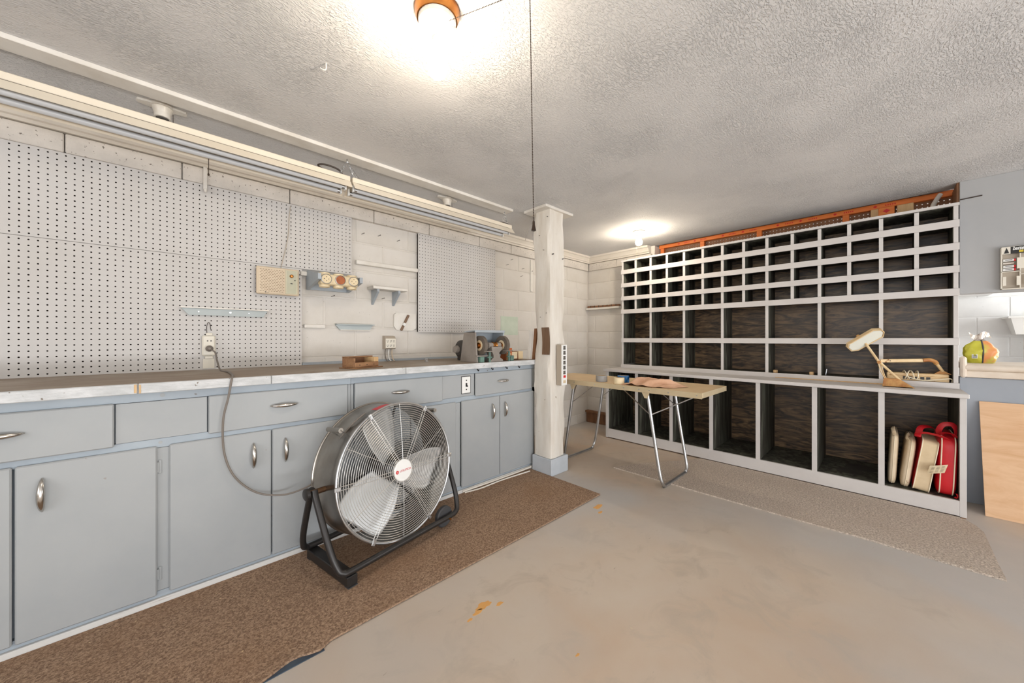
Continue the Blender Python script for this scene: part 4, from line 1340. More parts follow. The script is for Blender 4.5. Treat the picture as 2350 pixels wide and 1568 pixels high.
hs = MB()
NSEG = 72
prof = [(-D, R), (-D + 0.05, R), (-0.01, R - 0.001), (D - 0.05, R), (D, R)]
for (y, r_) in prof:
    pass
vs, fs = [], []
profo = [(-D, R), (-D + 0.035, R), (-D + 0.040, R - 0.003), (D - 0.04, R - 0.003), (D - 0.035, R), (D, R), (D, R - 0.004), (D - 0.03, R - 0.007), (-D + 0.03, R - 0.007), (-D, R - 0.004)]
for (y, r_) in profo:
    for k in range(NSEG):
        a = 2 * PI * k / NSEG
        vs.append((r_ * math.cos(a), y, r_ * math.sin(a)))
K = len(profo)
for i in range(K):
    for k in range(NSEG):
        fs.append((i * NSEG + k, i * NSEG + (k + 1) % NSEG, ((i + 1) % K) * NSEG + (k + 1) % NSEG, ((i + 1) % K) * NSEG + k))
hs.add(vs, fs)
house = dpart('housing', hs, 'galv', angle=40)
dpart('front_ring', MB().ring((0, -D, 0), R + 0.001, 0.0055, 'y', 80, 8), 'alu')
dpart('rear_ring', MB().ring((0, D, 0), R + 0.001, 0.0055, 'y', 80, 8), 'galv')


def grille_y(r_):
    return -D - 0.004 - 0.014 * (1 - (r_ / R) ** 2)


gr = MB()
nr = 25
for i in range(nr):
    r_ = 0.060 + (R - 0.066) * i / (nr - 1)
    gr.ring((0, grille_y(r_), 0), r_, 0.00125, 'y', 72, 4)
for k in range(6):
    a = math.radians(58 + 60 * k)
    for off in (-0.0075, 0.0075):
        pts = []
        for s in range(7):
            r_ = 0.05 + (R - 0.052) * s / 6
            pts.append((r_ * math.cos(a) - off * math.sin(a), grille_y(r_) - 0.0018, r_ * math.sin(a) + off * math.cos(a)))
        gr.tube(pts, 0.0016, 5)
    a = math.radians(28 + 60 * k)
    pts = []
    for s in range(7):
        r_ = 0.05 + (R - 0.052) * s / 6
        pts.append((r_ * math.cos(a), grille_y(r_) - 0.0018, r_ * math.sin(a)))
    gr.tube(pts, 0.0014, 5)
gp_ = dpart('front_grille', gr, 'wire')
bd = dpart('badge', MB().lathe([(0.052, 0.0), (0.052, 0.006), (0.048, 0.009), (1e-5, 0.010)], 36, Matrix.Translation((0, grille_y(0.05) + 0.004, 0)) @ Matrix.Rotation(PI / 2, 4, 'X')), 'white')
dpart('badge_rim', MB().ring((0, grille_y(0.05), 0), 0.0525, 0.0028, 'y', 40, 6), 'wire', bd)
yb = grille_y(0.05) + 0.004 - 0.0104
TXT = TD @ Matrix.Translation((0, yb, 0)) @ Matrix.Rotation(PI / 2, 4, 'X')
text_mesh('UTILITECH', 0.0135, 'redplastic', TXT @ Matrix.Translation((0.010, -0.001, 0)), 'badge_lettering', bd, local=True, extrude=0.0003)
lg_ = MB().lathe([(0.0085, 0.0), (0.0085, 0.0006), (1e-5, 0.0006)], 20, TXT @ Matrix.Translation((-0.037, -0.001, -0.0004)))
part('badge_logo', lg_, 'redplastic', bd, local=True)
text_mesh('U', 0.012, 'white', TXT @ Matrix.Translation((-0.037, -0.001, 0.0008)), 'badge_logo_letter', bd, local=True, extrude=0.0003)
for k in range(6):
    a = math.radians(58 + 60 * k)
    Tc = Matrix.Rotation(-a, 4, 'Y')
    cl_ = MB().box(R - 0.016, R + 0.012, -D - 0.012, -D - 0.006, -0.009, 0.009, 0.002, T=Tc)
    cl_.cyl(Tc @ Vector((R - 0.001, -D - 0.015, 0)), Tc @ Vector((R - 0.001, -D - 0.0118, 0)), 0.0045, 8)
    dpart('clip', cl_, 'alu')
rg = MB()
for i in range(22):
    rg.ring((0, D + 0.004, 0), 0.05 + (R - 0.056) * i / 21, 0.0012, 'y', 60, 4)
for k in range(6):
    a = math.radians(20 + 60 * k)
    for off in (-0.008, 0.008):
        rg.tube([(0.05 * math.cos(a) - off * math.sin(a), D + 0.006, 0.05 * math.sin(a) + off * math.cos(a)), (R * math.cos(a) - off * math.sin(a), D + 0.006, R * math.sin(a) + off * math.cos(a))], 0.0017, 5)
dpart('rear_grille', rg, 'wire')
mt = MB().lathe([(0.03, -0.02), (0.062, -0.015), (0.068, 0.0), (0.068, 0.085), (0.055, 0.10)], 30, Matrix.Translation((0, 0.0, 0)) @ Matrix.Rotation(-PI / 2, 4, 'X'))
dpart('motor', mt, 'darkgrey')
ms = MB()
for k in range(3):
    a = math.radians(70 + 120 * k)
    ms.tube([(0.06 * math.cos(a), 0.06, 0.06 * math.sin(a)), ((R - 0.008) * math.cos(a), 0.06, (R - 0.008) * math.sin(a))], 0.006, 8)
dpart('motor_bracket', ms, 'blackmetal')
dpart('blade_hub', MB().lathe([(0.036, -0.012), (0.036, 0.012), (1e-5, 0.014)], 24, Matrix.Translation((0, -0.045, 0)) @ Matrix.Rotation(PI / 2, 4, 'X')), 'alu')
for ang in (-16, 104, 224):
    a0 = math.radians(ang)

    def blade(u, v):
        # u along the radius, v across the chord; rounded paddle, twisted
        r_ = 0.055 + 0.235 * u
        half = (0.065 + 0.058 * math.sin(min(1, u * 1.35 + 0.12) * PI / 2)) * (1.0 if u < 0.88 else 1 - 0.25 * ((u - 0.88) / 0.12) ** 2)
        s = (v - 0.5) * 2
        w = s * half
        tw = math.radians(33 - 14 * u)
        y = -0.035 - w * math.sin(tw) + 0.012 * (1 - s * s)
        if abs(abs(s) - 0.62) < 0.10 and 0.12 < u < 0.9:
            y -= 0.0035
        tx = w * math.cos(tw)
        return (r_ * math.cos(a0) - tx * math.sin(a0), y, r_ * math.sin(a0) + tx * math.cos(a0))
    b_ = dpart('blade', MB().grid(blade, 18, 20), 'blade', angle=60)
    so_ = b_.modifiers.new('thick', 'SOLIDIFY')
    so_.thickness = 0.0016
# handles on the drum
for a in (math.radians(138), math.radians(42)):
    c, s = math.cos(a), math.sin(a)

    def hp(r_, y, t):
        return (r_ * c - t * s, y, r_ * s + t * c)
    hb = MB().tube([hp(R - 0.002, -0.070, 0), hp(R + 0.043, -0.070, 0), hp(R + 0.046, -0.062, 0), hp(R + 0.046, 0.025, 0), hp(R + 0.043, 0.033, 0), hp(R - 0.002, 0.033, 0)], 0.010, 8, flat=(0.18, 1))
    h = dpart('handle', hb, 'alu', smooth=False)
    dpart('grip', MB().cyl(hp(R + 0.045, -0.074, 0), hp(R + 0.045, 0.036, 0), 0.0115, 14), 'galv', h)
# red sticker on the drum
sk = MB().grid(lambda u, v: ((R + 0.0012) * math.cos(math.radians(94 + 14 * u)), -D + 0.015 + 0.05 * v, (R + 0.0012) * math.sin(math.radians(94 + 14 * u))), 8, 2)
dpart('warning_sticker', sk, 'redplastic')
# stand
UL = 0.372
for s in (-1, 1):      # front rail s=-1 (toward -y), rear rail s=+1
    pts = [(-UL, 0.010 * s, PZ + 0.012), (-UL, 0.03 * s, PZ - 0.03), (-UL + 0.012, 0.115 * s, 0.165), (-UL + 0.028, 0.152 * s, 0.085), (-UL + 0.045, 0.162 * s, 0.066), (-UL + 0.08, 0.166 * s, 0.0605),
           (-0.1, 0.166 * s, 0.0605), (0.15, 0.166 * s, 0.0605), (UL - 0.09, 0.166 * s, 0.0605), (UL - 0.045, 0.162 * s, 0.068), (UL - 0.025, 0.150 * s, 0.09), (UL - 0.008, 0.115 * s, 0.165), (UL, 0.03 * s, PZ - 0.03), (UL, 0.010 * s, PZ + 0.012)]
    part('stand_rail', MB().tube(bez(pts, 5), 0.0135, 14), 'blackmetal', fan, local=True, angle=60)
fb = part('foot_bar', MB().box(-0.318, -0.272, -0.178, 0.178, 0.004, 0.046, 0.003), 'blackmetal', fan, local=True)
part('rubber_foot', MB().box(-0.316, -0.274, -0.182, -0.150, 0.0, 0.0038).box(-0.316, -0.274, 0.150, 0.182, 0.0, 0.0038), 'rubber', fb, local=True, smooth=False)
for s in (-1, 1):
    Tw = Matrix.Translation((0.262, s * 0.132, 0.056)) @ Matrix.Rotation(PI / 2, 4, 'X')
    w = part('wheel', MB().lathe([(0.030, -0.013), (0.050, -0.014), (0.0555, -0.008), (0.0555, 0.008), (0.050, 0.014), (0.030, 0.013)], 30, Tw), 'rubber', fan, local=True)
    part('wheel_hub', MB().lathe([(1e-5, -0.012), (0.034, -0.010), (0.034, 0.010), (1e-5, 0.012)], 24, Tw), 'galv', w, local=True)
    part('axle_bolt', MB().cyl((0.262, s * 0.118, 0.056), (0.262, s * 0.188, 0.056), 0.0055, 8), 'brass', w, local=True)
for s in (-1, 1):
    part('pivot', MB().cyl((s * (R - 0.01), 0, PZ), (s * (UL + 0.02), 0, PZ), 0.012, 14), 'rustysteel', fan, local=True)
    part('pivot_knob', MB().lathe([(0.018, 0.0), (0.025, 0.004), (0.025, 0.016), (0.018, 0.020)], 20, Matrix.Translation((s * (UL + 0.016), 0, PZ)) @ Matrix.Rotation(s * PI / 2, 4, 'Y')), 'blackmetal', fan, local=True)
# power cord from the outlet over the bench edge to the fan
cordpts = [(0.144, PY - 0.055, 0.990), (0.165, 2.505, 0.975), (0.172, 2.48, 0.93), (0.180, 2.40, 0.8845), (0.198, 2.25, 0.8845), (0.196, 2.05, 0.8845), (0.186, 1.945, 0.8845), (0.180, 1.920, 0.868), (0.170, 1.922, 0.80), (0.153, 1.928, 0.70), (0.158, 1.930, 0.56), (0.195, 1.93, 0.45), (0.27, 1.925, 0.365), (0.36, 1.90, 0.335), (0.43, 1.86, 0.352), (0.468, 1.80, 0.395), (0.495, 1.765, 0.465), (0.548, 1.735, 0.575), (0.612, 1.715, 0.655), (0.665, 1.71, 0.695)]
solo('extension_cord', MB().tube(bez(cordpts, 8), 0.0042, 8).lathe([(0.010, 0.0), (0.015, 0.012), (0.017, 0.024), (0.013, 0.034), (0.006, 0.042)], 14, Matrix.Translation((0.143, PY - 0.0245, 0.995)) @ Matrix.Rotation(PI / 2, 4, 'X')), 'cordgrey', 'grey power cord drooping from the pegboard outlet to the drum fan', 'cord')
# ================================================================== folding table
TR = 0.0
tb = thing('folding_table', 'beige aluminium folding table on tubular U legs beside the post', 'table', (2.683, 1.49, 0.0), TR)
TH = 0.700
HW, HL = 0.257, 0.685
for i, (a, b) in enumerate(((-0.685, -0.305), (-0.304, 0.304), (0.305, 0.685))):
    part('top_panel', MB().box(-HW + 0.004, HW - 0.004, a, b, TH - 0.012, TH, 0.001), 'tabletop', tb, local=True)
for s in (-1, 1):
    part('side_rail', MB().box(s * HW, s * (HW - 0.0038), -HL, HL, TH - 0.036, TH + 0.001, 0.001), 'tableedge', tb, local=True)
    part('end_rail', MB().box(-HW + 0.020, HW - 0.020, s * HL, s * (HL + 0.004), TH - 0.034, TH + 0.001, 0.001).box(-HW, -HW + 0.012, s * HL, s * (HL + 0.004), TH - 0.036, TH + 0.001).box(HW - 0.012, HW, s * HL, s * (HL + 0.004), TH - 0.036, TH + 0.001), 'tableedge', tb, local=True)
rv = MB()
for y in (-0.66, -0.48, -0.345, -0.27, -0.15, 0.1, 0.3, 0.42):
    rv.cyl((-HW - 0.0025, y, TH - 0.017), (-HW, y, TH - 0.017), 0.0042, 8)
part('rivets', rv, 'alu', tb, local=True)
for s in (-1, 1):
    X0 = 0.232
    ztop = TH - 0.0125
    pts = [(-X0, s * 0.315, ztop), (-X0, s * 0.325, 0.64), (-X0, s * 0.375, 0.32), (-X0, s * 0.412, 0.10)]
    pts += [(-X0 + 0.07 * (1 - math.cos(a)), s * 0.424, 0.0115 + 0.07 * (1 - math.sin(a))) for a in (PI / 6, PI / 3, PI / 2)]
    pts = [Vector(p) for p in pts]
    full = pts + [Vector((-p.x, p.y, p.z)) for p in reversed(pts)]
    lg = part('leg', MB().tube(bez(full, 5), 0.0115, 12), 'alu', tb, local=True, angle=60)
    for sx in (-1, 1):
        part('brace', MB().tube([(sx * X0, s * 0.352, 0.50), (sx * (X0 - 0.004), s * 0.135, TH - 0.0365)], 0.0075, 8, flat=(0.35, 1)), 'alu', lg, local=True)
        part('leg_bracket', MB().prism([(s * 0.290, TH - 0.037), (s * 0.345, TH - 0.037), (s * 0.330, TH - 0.075), (s * 0.310, TH - 0.075)], sx * (HW - 0.006), sx * (HW - 0.003), 'x'), 'tableedge', lg, local=True, smooth=False)
    part('cross_bar', MB().tube([(-X0, s * 0.350, 0.51), (X0 - 0.01, s * 0.60, TH - 0.0365)], 0.005, 8), 'alu', lg, local=True)


def roll(name, loc, r, h, m, label, tail=False):
    t = thing(name, label, 'tape roll', (loc[0], loc[1], TH + 0.0005))
    T = Matrix.Translation((loc[0], loc[1], TH + 0.0005))
    part('tape', MB().lathe([(r - 0.012, 0), (r, 0), (r, h), (r - 0.012, h)], 32, T, caps=False).lathe([(r - 0.012, 0), (r - 0.012, h)], 32, T, caps=False), m, t)
    part('core', MB().lathe([(r - 0.0125, 0.0005), (r - 0.0125, h - 0.0005), (r - 0.016, h - 0.0005), (r - 0.016, 0.0005), (r - 0.0125, 0.0005)], 32, T, caps=False), 'cardboard', t)
    if tail:
        part('loose_end', MB().grid(lambda u, v: (loc[0] + r * math.cos(-1.2 - 0.9 * u) * (1 + 0.5 * u), loc[1] + r * math.sin(-1.2 - 0.9 * u) * (1 + 0.5 * u), TH + 0.003 + 0.040 * v - 0.012 * u * v + 0.01 * math.sin(6 * u)), 8, 3), m, t)
    return t


roll('tape_roll', (2.525, 1.590), 0.046, 0.048, 'tapegrey', 'grey duct tape roll on the folding table nearest the post')
roll('tape_roll', (2.622, 1.452), 0.044, 0.050, 'tapeblue', 'blue masking tape roll with a loose end on the folding table', True)
roll('tape_roll', (2.498, 1.418), 0.040, 0.046, 'tapecream', 'cream masking tape roll on the folding table edge')

# crumpled towel
tw_pts = []


def towel(u, v):
    # u runs along -Y (away from the post), v across toward the shelves
    y = 1.352 - 0.36 * u + 0.025 * math.sin(2.5 * v + 1) - 0.02 * v
    lead = 2.448 + 0.055 * u * u + 0.012 * math.sin(9 * u)
    x = lead + v * (0.20 - 0.05 * u)
    e = min(1.0, u * 6, (1 - u) * 5, v * 3.5 + 0.12, (1 - v) * 4)
    h = 0.0
    # (centre u, v, direction angle, length, width, height) of each fold
    for (uc, vc, an, ln, wd, am) in ((0.30, 0.45, 1.25, 0.9, 0.075, 0.058), (0.47, 0.62, 0.15, 0.26, 0.16, 0.056), (0.66, 0.50, 1.0, 0.6, 0.085, 0.052), (0.55, 0.22, 0.35, 0.30, 0.085, 0.030), (0.86, 0.45, 1.2, 0.5, 0.05, 0.020), (0.13, 0.45, 0.9, 0.5, 0.06, 0.016)):
        a_, b_ = u - uc, (v - vc) * 0.6
        p_, q_ = a_ * math.cos(an) + b_ * math.sin(an), -a_ * math.sin(an) + b_ * math.cos(an)
        h = max(h, am * math.exp(-(p_ / ln) ** 2 - abs(q_ / wd) ** 1.7))
    h += 0.006 * noise.noise(Vector((u * 9, v * 5, 1.7)))
    return (x, y, TH + 0.0025 + max(0.0, h) * max(0.0, e) ** 0.6)


tw = MB().grid(towel, 60, 40)
tw_o = solo('towel', tw, 'towel', 'crumpled peach towel on the folding table', 'towel', angle=80)
sm = tw_o.modifiers.new('thick', 'SOLIDIFY')
sm.thickness = 0.0022
sm.offset = 1

# ================================================================== shelves
XF = 3.600
XB = 3.868
us = thing('cubby_shelf', 'tall grey pigeonhole shelf of many small and large cubbies against the far wall', 'shelf', (3.73, 0.85, 0.7285))
YL, YR = 2.012, -0.323
for y0, y1 in ((YL - 0.02, YL), (YR, YR + 0.02)):
    part('side_panel', MB().box(XF + 0.0005, XB, y0, y1, 0.729, 1.911, 0.001), 'shelfgrey', us, smooth=False)
    yi = y0 - 0.0012 if y0 > 0 else y1 + 0.0012
    part('side_lining', MB().box(XF + 0.006, XB, yi - 0.001, yi + 0.001, 0.768, 1.89), 'shelfside', us, smooth=False)
rails = [(0.7288, 0.766), (1.008, 1.052), (1.322, 1.368), (1.469, 1.513), (1.612, 1.657), (1.758, 1.804), (1.894, 1.912)]
for z0, z1 in rails:
    part('rail', MB().box(XF - 0.010, XF - 0.0002, YR - 0.004, YL + 0.004, z0, z1, 0.0012), 'shelfgrey', us)
for i, (z0, z1) in enumerate(rails):
    bz = z1 - 0.003
    part('shelf_board', MB().box(XF, XB, YR + 0.0202, YL - 0.0202, bz - 0.018, bz), 'shelfside', us, smooth=False)
part('back_panel', MB().box(XB + 0.0004, XB + 0.006, YR, YL, 0.729, 1.911), 'shelfin', us, smooth=False)
cols = [1.849, 1.683, 1.515, 1.349, 1.180, 1.015, 0.849, 0.681, 0.512, 0.346, 0.180, 0.017, -0.148]
_dm = {}


def divider(parent, y, z0, z1, w, xf, xb, name='divider'):
    key = (round(z1 - z0, 4), w, xf, xb)
    if key not in _dm:
        mb = MB().box(xf + 0.006, xb, -w / 2, w / 2, 0, z1 - z0)
        mb.cur = 1
        mb.box(xf, xf + 0.0058, -w / 2 - 0.0005, w / 2 + 0.0005, 0, z1 - z0)
        me = mb.mesh('divider', None, False)
        me.materials.append(MAT['shelfside'])
        me.materials.append(MAT['shelfgrey'])
        _dm[key] = me
    o = bpy.data.objects.new(name, _dm[key])
    COL.objects.link(o)
    o.parent = parent
    o.location = Vector((0, y, z0)) - Vector(WM[parent.name].translation)
    return o


for r_ in range(6):
    zb_ = rails[r_][1] - 0.0028
    zt_ = rails[r_ + 1][1] - 0.0212
    for k, y in enumerate(cols):
        if r_ < 2 and k % 2 == 0:
            continue
        divider(us, y, zb_, zt_, 0.020, XF + 0.0002, XB)

XBF = 3.328
bs = thing('base_shelf', 'low grey shelf of seven deep cubbies under the pigeonholes', 'shelf', (3.6, 0.85, 0))
BL_, BR_ = 2.046, -0.329
part('top', MB().box(3.303, XB, BR_ - 0.008, BL_ + 0.016, 0.7025, 0.7283, 0.003), 'shelfgrey', bs)
for y0, y1 in ((BL_ - 0.026, BL_), (BR_, BR_ + 0.026)):
    part('side_panel', MB().box(XBF, XB, y0, y1, 0.006, 0.7022, 0.0015), 'shelfgrey', bs)
    yi = y0 - 0.0012 if y0 > 0 else y1 + 0.0012
    part('side_lining', MB().box(XBF + 0.02, XB, yi - 0.001, yi + 0.001, 0.0982, 0.702), 'shelfside', bs, smooth=False)
part('kick_rail', MB().box(XBF - 0.0005, XBF + 0.0185, BR_ + 0.0262, BL_ - 0.0262, 0.010, 0.0985, 0.0015), 'shelfgrey', bs)
part('floor_board', MB().box(XBF + 0.0187, XB, BR_ + 0.0262, BL_ - 0.0262, 0.080, 0.0978), 'shelfside', bs, smooth=False)
part('back_panel', MB().box(XB + 0.0004, XB + 0.006, BR_, BL_, 0.01, 0.702), 'shelfin', bs, smooth=False)
part('skid', MB().box(XBF + 0.03, XBF + 0.06, BR_ + 0.0262, BL_ - 0.0262, 0.0, 0.0795), 'brownwood', bs, smooth=False)
part('end_skid', MB().box(XBF + 0.002, XB, BR_ + 0.002, BR_ + 0.020, 0.0, 0.0058).box(XBF + 0.002, XB, BL_ - 0.020, BL_ - 0.002, 0.0, 0.0058), 'brownwood', bs, smooth=False)
for y in (1.701, 1.362, 1.024, 0.688, 0.347, 0.014):
    divider(bs, y, 0.0982, 0.7022, 0.028, XBF + 0.0002, XB)
stn = MB()
for (x, y, r_) in ((3.52, 0.17, 0.075), (3.66, 0.12, 0.085)):
    stn.cyl((x, y, 0.0975), (x, y, 0.0984), r_, 30)
part('ring_stain', stn, 'darkgrey', bs, smooth=False)
solo('ledge_batten', MB().prism([(0.62, 0.729), (0.618, 0.735), (-0.02, 0.736), (-0.03, 0.729)], 3.574, 3.583, 'x'), 'palewood', 'thin pale batten lying along the ledge at the foot of the pigeonholes', 'batten', smooth=False)
for y, lab in ((0.628, 'small yellow wood cube in the left of the brightest cubby'), (0.395, 'small yellow wood cube in the right of the brightest cubby')):
    bk_ = thing('wood_cube', lab, 'wood block', (3.635, y, 0.764))
    part('cube', MB().box(3.622, 3.650, y - 0.014, y + 0.014, 0.7635, 0.788, 0.003), 'palewood', bk_)
    part('saw_cut', MB().box(3.6213, 3.6224, y - 0.011, y - 0.009, 0.766, 0.786), 'brownwood', bk_, smooth=False)
solo('steel_pin', MB().cyl((3.65, 0.315, 0.764), (3.65, 0.309, 0.815), 0.004, 8), 'alu', 'short steel pin standing in the cubby left of the swing-arm lamp', 'pin')
solo('orange_tag', MB().box(3.70, 3.704, 1.700, 1.715, 1.6555, 1.735, 0.001), 'orangebox', 'orange strip standing inside a small top cubby by the pull string', 'strip')
solo('hanging_ribbon', MB().tube(bez([(3.792, 2.06, 1.90), (3.785, 2.05, 1.80), (3.79, 2.06, 1.70), (3.785, 2.05, 1.60)], 6), 0.006, 6, flat=(1, 0.3)), 'whitewood', 'white ribbon hanging on the block wall beside the pigeonholes', 'ribbon')

# ================================================================== swing-arm lamp on the ledge
la = thing('swing_arm_lamp', 'old cream swing-arm lamp with rusty base on the shelf ledge', 'lamp', (3.46, -0.05, 0.7285))
part('base_plate', MB().prism([(0.010, 0.729), (-0.135, 0.729), (-0.075, 0.778), (-0.060, 0.785), (0.004, 0.785)], 3.440, 3.462, 'x').box(3.44, 3.56, -0.125, 0.006, 0.729, 0.733), 'lamprust', la, smooth=False)
hc = Vector((3.475, 0.092, 1.037))
hd = Vector((0.0, -0.164, 0.131)).normalized()
hn = Vector((-0.80, -0.36, -0.48))
hn = (hn - hd * hn.dot(hd)).normalized()
hw = hn.cross(hd)
Hm = Matrix((hd, hw, hn)).transposed().to_4x4()
Hm.translation = hc
hex_o = [(-0.105, -0.018), (-0.075, -0.040), (0.085, -0.040), (0.108, -0.014), (0.108, 0.010), (0.075, 0.040), (-0.085, 0.040), (-0.105, 0.020)]
head = part('head', MB().prism(hex_o, -0.022, 0.0, T=Hm), 'lampcream', la, smooth=False)
part('head_glass', MB().prism([(a * 0.92, b * 0.84) for a, b in hex_o], 0.0004, 0.004, T=Hm), 'glasspane', head, smooth=False)
part('head_rim', MB().tube([Hm @ Vector((a * 0.97, b * 0.95, 0.003)) for a, b in hex_o], 0.004, 6, closed=True), 'lampcream', head)
part('head_knob', MB().lathe([(0.008, 0), (0.012, 0.006), (0.012, 0.018), (0.006, 0.026)], 14, Hm @ Matrix.Translation((-0.01, 0.028, -0.022)) @ Matrix.Rotation(PI, 4, 'X')), 'lamprust', head)
pv = (3.470, 0.030, 0.897)
part('main_arm', MB().tube([hc + Vector((0.012, 0.0, -0.02)), (3.478, 0.060, 0.955), pv, (3.462, -0.045, 0.805), (3.455, -0.075, 0.768)], 0.0075, 10), 'lampcream', la)
part('strut', MB().tube([(3.466, 0.036, 0.910), (3.452, 0.018, 0.83), (3.452, -0.004, 0.775)], 0.006, 8, flat=(1, 0.5)).tube([(3.478, 0.022, 0.885), (3.452, 0.000, 0.80), (3.451, -0.012, 0.770)], 0.005, 8, flat=(1, 0.5)), 'lampcream', la)
part('joint', MB().cyl((3.448, 0.026, 0.889), (3.495, 0.026, 0.889), 0.010, 12), 'lamprust', la)
part('side_arm', MB().tube([(3.490, 0.020, 0.897), (3.560, -0.178, 0.906)], 0.0115, 10, flat=(1, 0.5)), 'lampcream', la)
part('arm_holes', MB().cyl((3.500, -0.025, 0.899), (3.515, -0.025, 0.899), 0.004, 8).cyl((3.512, -0.055, 0.9005), (3.527, -0.055, 0.9005), 0.004, 8), 'corddark', la)
part('elbow', MB().tube(bez([(3.558, -0.172, 0.906), (3.575, -0.20, 0.910), (3.60, -0.225, 0.900), (3.615, -0.235, 0.885)], 5), 0.012, 10), 'lamprust', la)
part('lower_arm', MB().tube([(3.612, -0.233, 0.888), (3.645, -0.262, 0.835)], 0.0085, 10), 'lampcream', la)
part('shade_bracket', MB().prism([(-0.225, 0.816), (-0.300, 0.816), (-0.285, 0.826), (-0.268, 0.838), (-0.250, 0.836)], 3.640, 3.664, 'x'), 'lamprust', la, smooth=False)
shd = part('lamp_shade', MB().box(3.622, 3.690, -0.288, -0.012, 0.796, 0.8155, 0.004).box(3.622, 3.628, -0.288, -0.012, 0.766, 0.796).box(3.684, 3.690, -0.288, -0.012, 0.766, 0.796).box(3.622, 3.69, -0.02, -0.010, 0.7655, 0.8155, 0.004), 'lampcream', la)
gl = MB()
for i in range(5):
    gl.box(3.6205, 3.6222, -0.105 - i * 0.026, -0.087 - i * 0.026, 0.774, 0.793)
part('louvre', gl, 'outletdark', shd, smooth=False)
cpts = []
for i in range(40):
    a = i * 0.62
    cpts.append((3.650 + 0.046 * math.cos(a), -0.105 - 0.03 * math.sin(a * 0.37) - 0.0006 * i, 0.800 + 0.030 * math.sin(a)))
part('wound_cord', MB().tube(bez(cpts, 3), 0.0033, 6), 'piping', la)
part('loose_cord', MB().tube(bez([(3.612, -0.10, 0.792), (3.610, -0.17, 0.772), (3.612, -0.24, 0.7805), (3.615, -0.290, 0.790), (3.620, -0.302, 0.778), (3.622, -0.298, 0.768)], 6), 0.0035, 6), 'piping', la)

# ================================================================== boat cushions


def spow(v, e):
    return math.copysign(abs(v) ** e, v)


def cushion_mesh(d, h, t, e=0.28, et=0.55, nu=48, nv=20):
    mb = MB()
    vs, fs = [], []
    for i in range(nv + 1):
        ph = -PI / 2 + PI * i / nv
        cr, sy = abs(math.cos(ph)) ** et, spow(math.sin(ph), et)
        for k in range(nu):
            a = 2 * PI * k / nu
            vs.append((d / 2 * spow(math.cos(a), e) * cr if i not in (0, nv) else 0, t / 2 * sy, h / 2 + h / 2 * spow(math.sin(a), e) * cr if i not in (0, nv) else h / 2))
    for i in range(nv):
        for k in range(nu):
            fs.append((i * nu + k, i * nu + (k + 1) % nu, (i + 1) * nu + (k + 1) % nu, (i + 1) * nu + k))
    mb.add(vs, fs)
    return mb


def loop_pts(d, h, y, e, k, n=48):
    return [(d / 2 * spow(math.cos(2 * PI * i / n), e) * k, y, h / 2 + h / 2 * spow(math.sin(2 * PI * i / n), e) * k) for i in range(n)]


def strap(t, pts, m, w=0.016):
    return part('strap', MB().tube(bez(pts, 6), w, 8, flat=(0.16, 1)), m, t, local=True)


FZ = 0.0985
c1 = thing('boat_cushion', 'thin stained cream cushion at the left of the row beside the divider', 'cushion', (3.548, -0.031, FZ), rot=(0.045, 0, 0))
part('pad', cushion_mesh(0.36, 0.335, 0.044, 0.30, 0.45), 'creamv', c1, local=True, angle=80)
part('seam', MB().tube(loop_pts(0.362, 0.337, 0.0, 0.30, 1.0), 0.0016, 5, closed=True), 'piping', c1, local=True)
strap(c1, [(-0.165, 0.002, 0.325), (-0.175, 0.006, 0.350), (-0.15, 0.012, 0.368), (-0.11, 0.010, 0.365), (-0.09, 0.004, 0.335)], 'creamv', 0.010)
c2 = thing('boat_cushion', 'stained cream cushion with worn corner between the thin cream and the red-sided one', 'cushion', (3.540, -0.086, FZ), rot=(0.11, 0, 0))
part('pad', cushion_mesh(0.37, 0.315, 0.050, 0.30, 0.45), 'creamv', c2, local=True, angle=80)
part('seam', MB().tube(loop_pts(0.372, 0.317, 0.0, 0.30, 1.0), 0.0016, 5, closed=True), 'piping', c2, local=True)
strap(c2, [(-0.15, 0.010, 0.295), (-0.165, 0.024, 0.322), (-0.12, 0.022, 0.34), (-0.07, 0.010, 0.318)], 'creamv', 0.010)
c3 = thing('boat_cushion', 'cushion with cream band and red faces and a red strap', 'cushion', (3.535, -0.153, FZ), rot=(0.135, 0, 0))
cm3 = MB()
e3, k3, t3 = 0.22, 1.0, 0.064
ring_f = loop_pts(0.37, 0.325, -t3 / 2, e3, k3)
ring_b = loop_pts(0.37, 0.325, t3 / 2, e3, k3)
n3 = len(ring_f)
cm3.add(ring_f + ring_b, [(i, (i + 1) % n3, n3 + (i + 1) % n3, n3 + i) for i in range(n3)])
part('band', cm3, 'cream', c3, local=True, angle=50)
for y, s in ((-t3 / 2, -1), (t3 / 2, 1)):
    fm = MB()
    rings = []
    for q in (1.0, 0.8, 0.5, 0.2):
        rings.append([(p[0] * q, y + s * 0.016 * (1 - q * q), 0.1625 + (p[2] - 0.1625) * q) for p in loop_pts(0.37, 0.325, y, e3, 1.0)])
    vs = [p for r0 in rings for p in r0] + [(0, y + s * 0.016, 0.1625)]
    fs = []
    for a in range(3):
        for i in range(n3):
            fs.append((a * n3 + i, a * n3 + (i + 1) % n3, (a + 1) * n3 + (i + 1) % n3, (a + 1) * n3 + i))
    for i in range(n3):
        fs.append((3 * n3 + i, 3 * n3 + (i + 1) % n3, 4 * n3))
    fm.add(vs, fs)
    part('face', fm, 'red', c3, local=True, angle=60, label='red vinyl face')
    part('piping', MB().tube(loop_pts(0.372, 0.327, y, e3, 1.0), 0.0028, 6, closed=True), 'piping', c3, local=True)
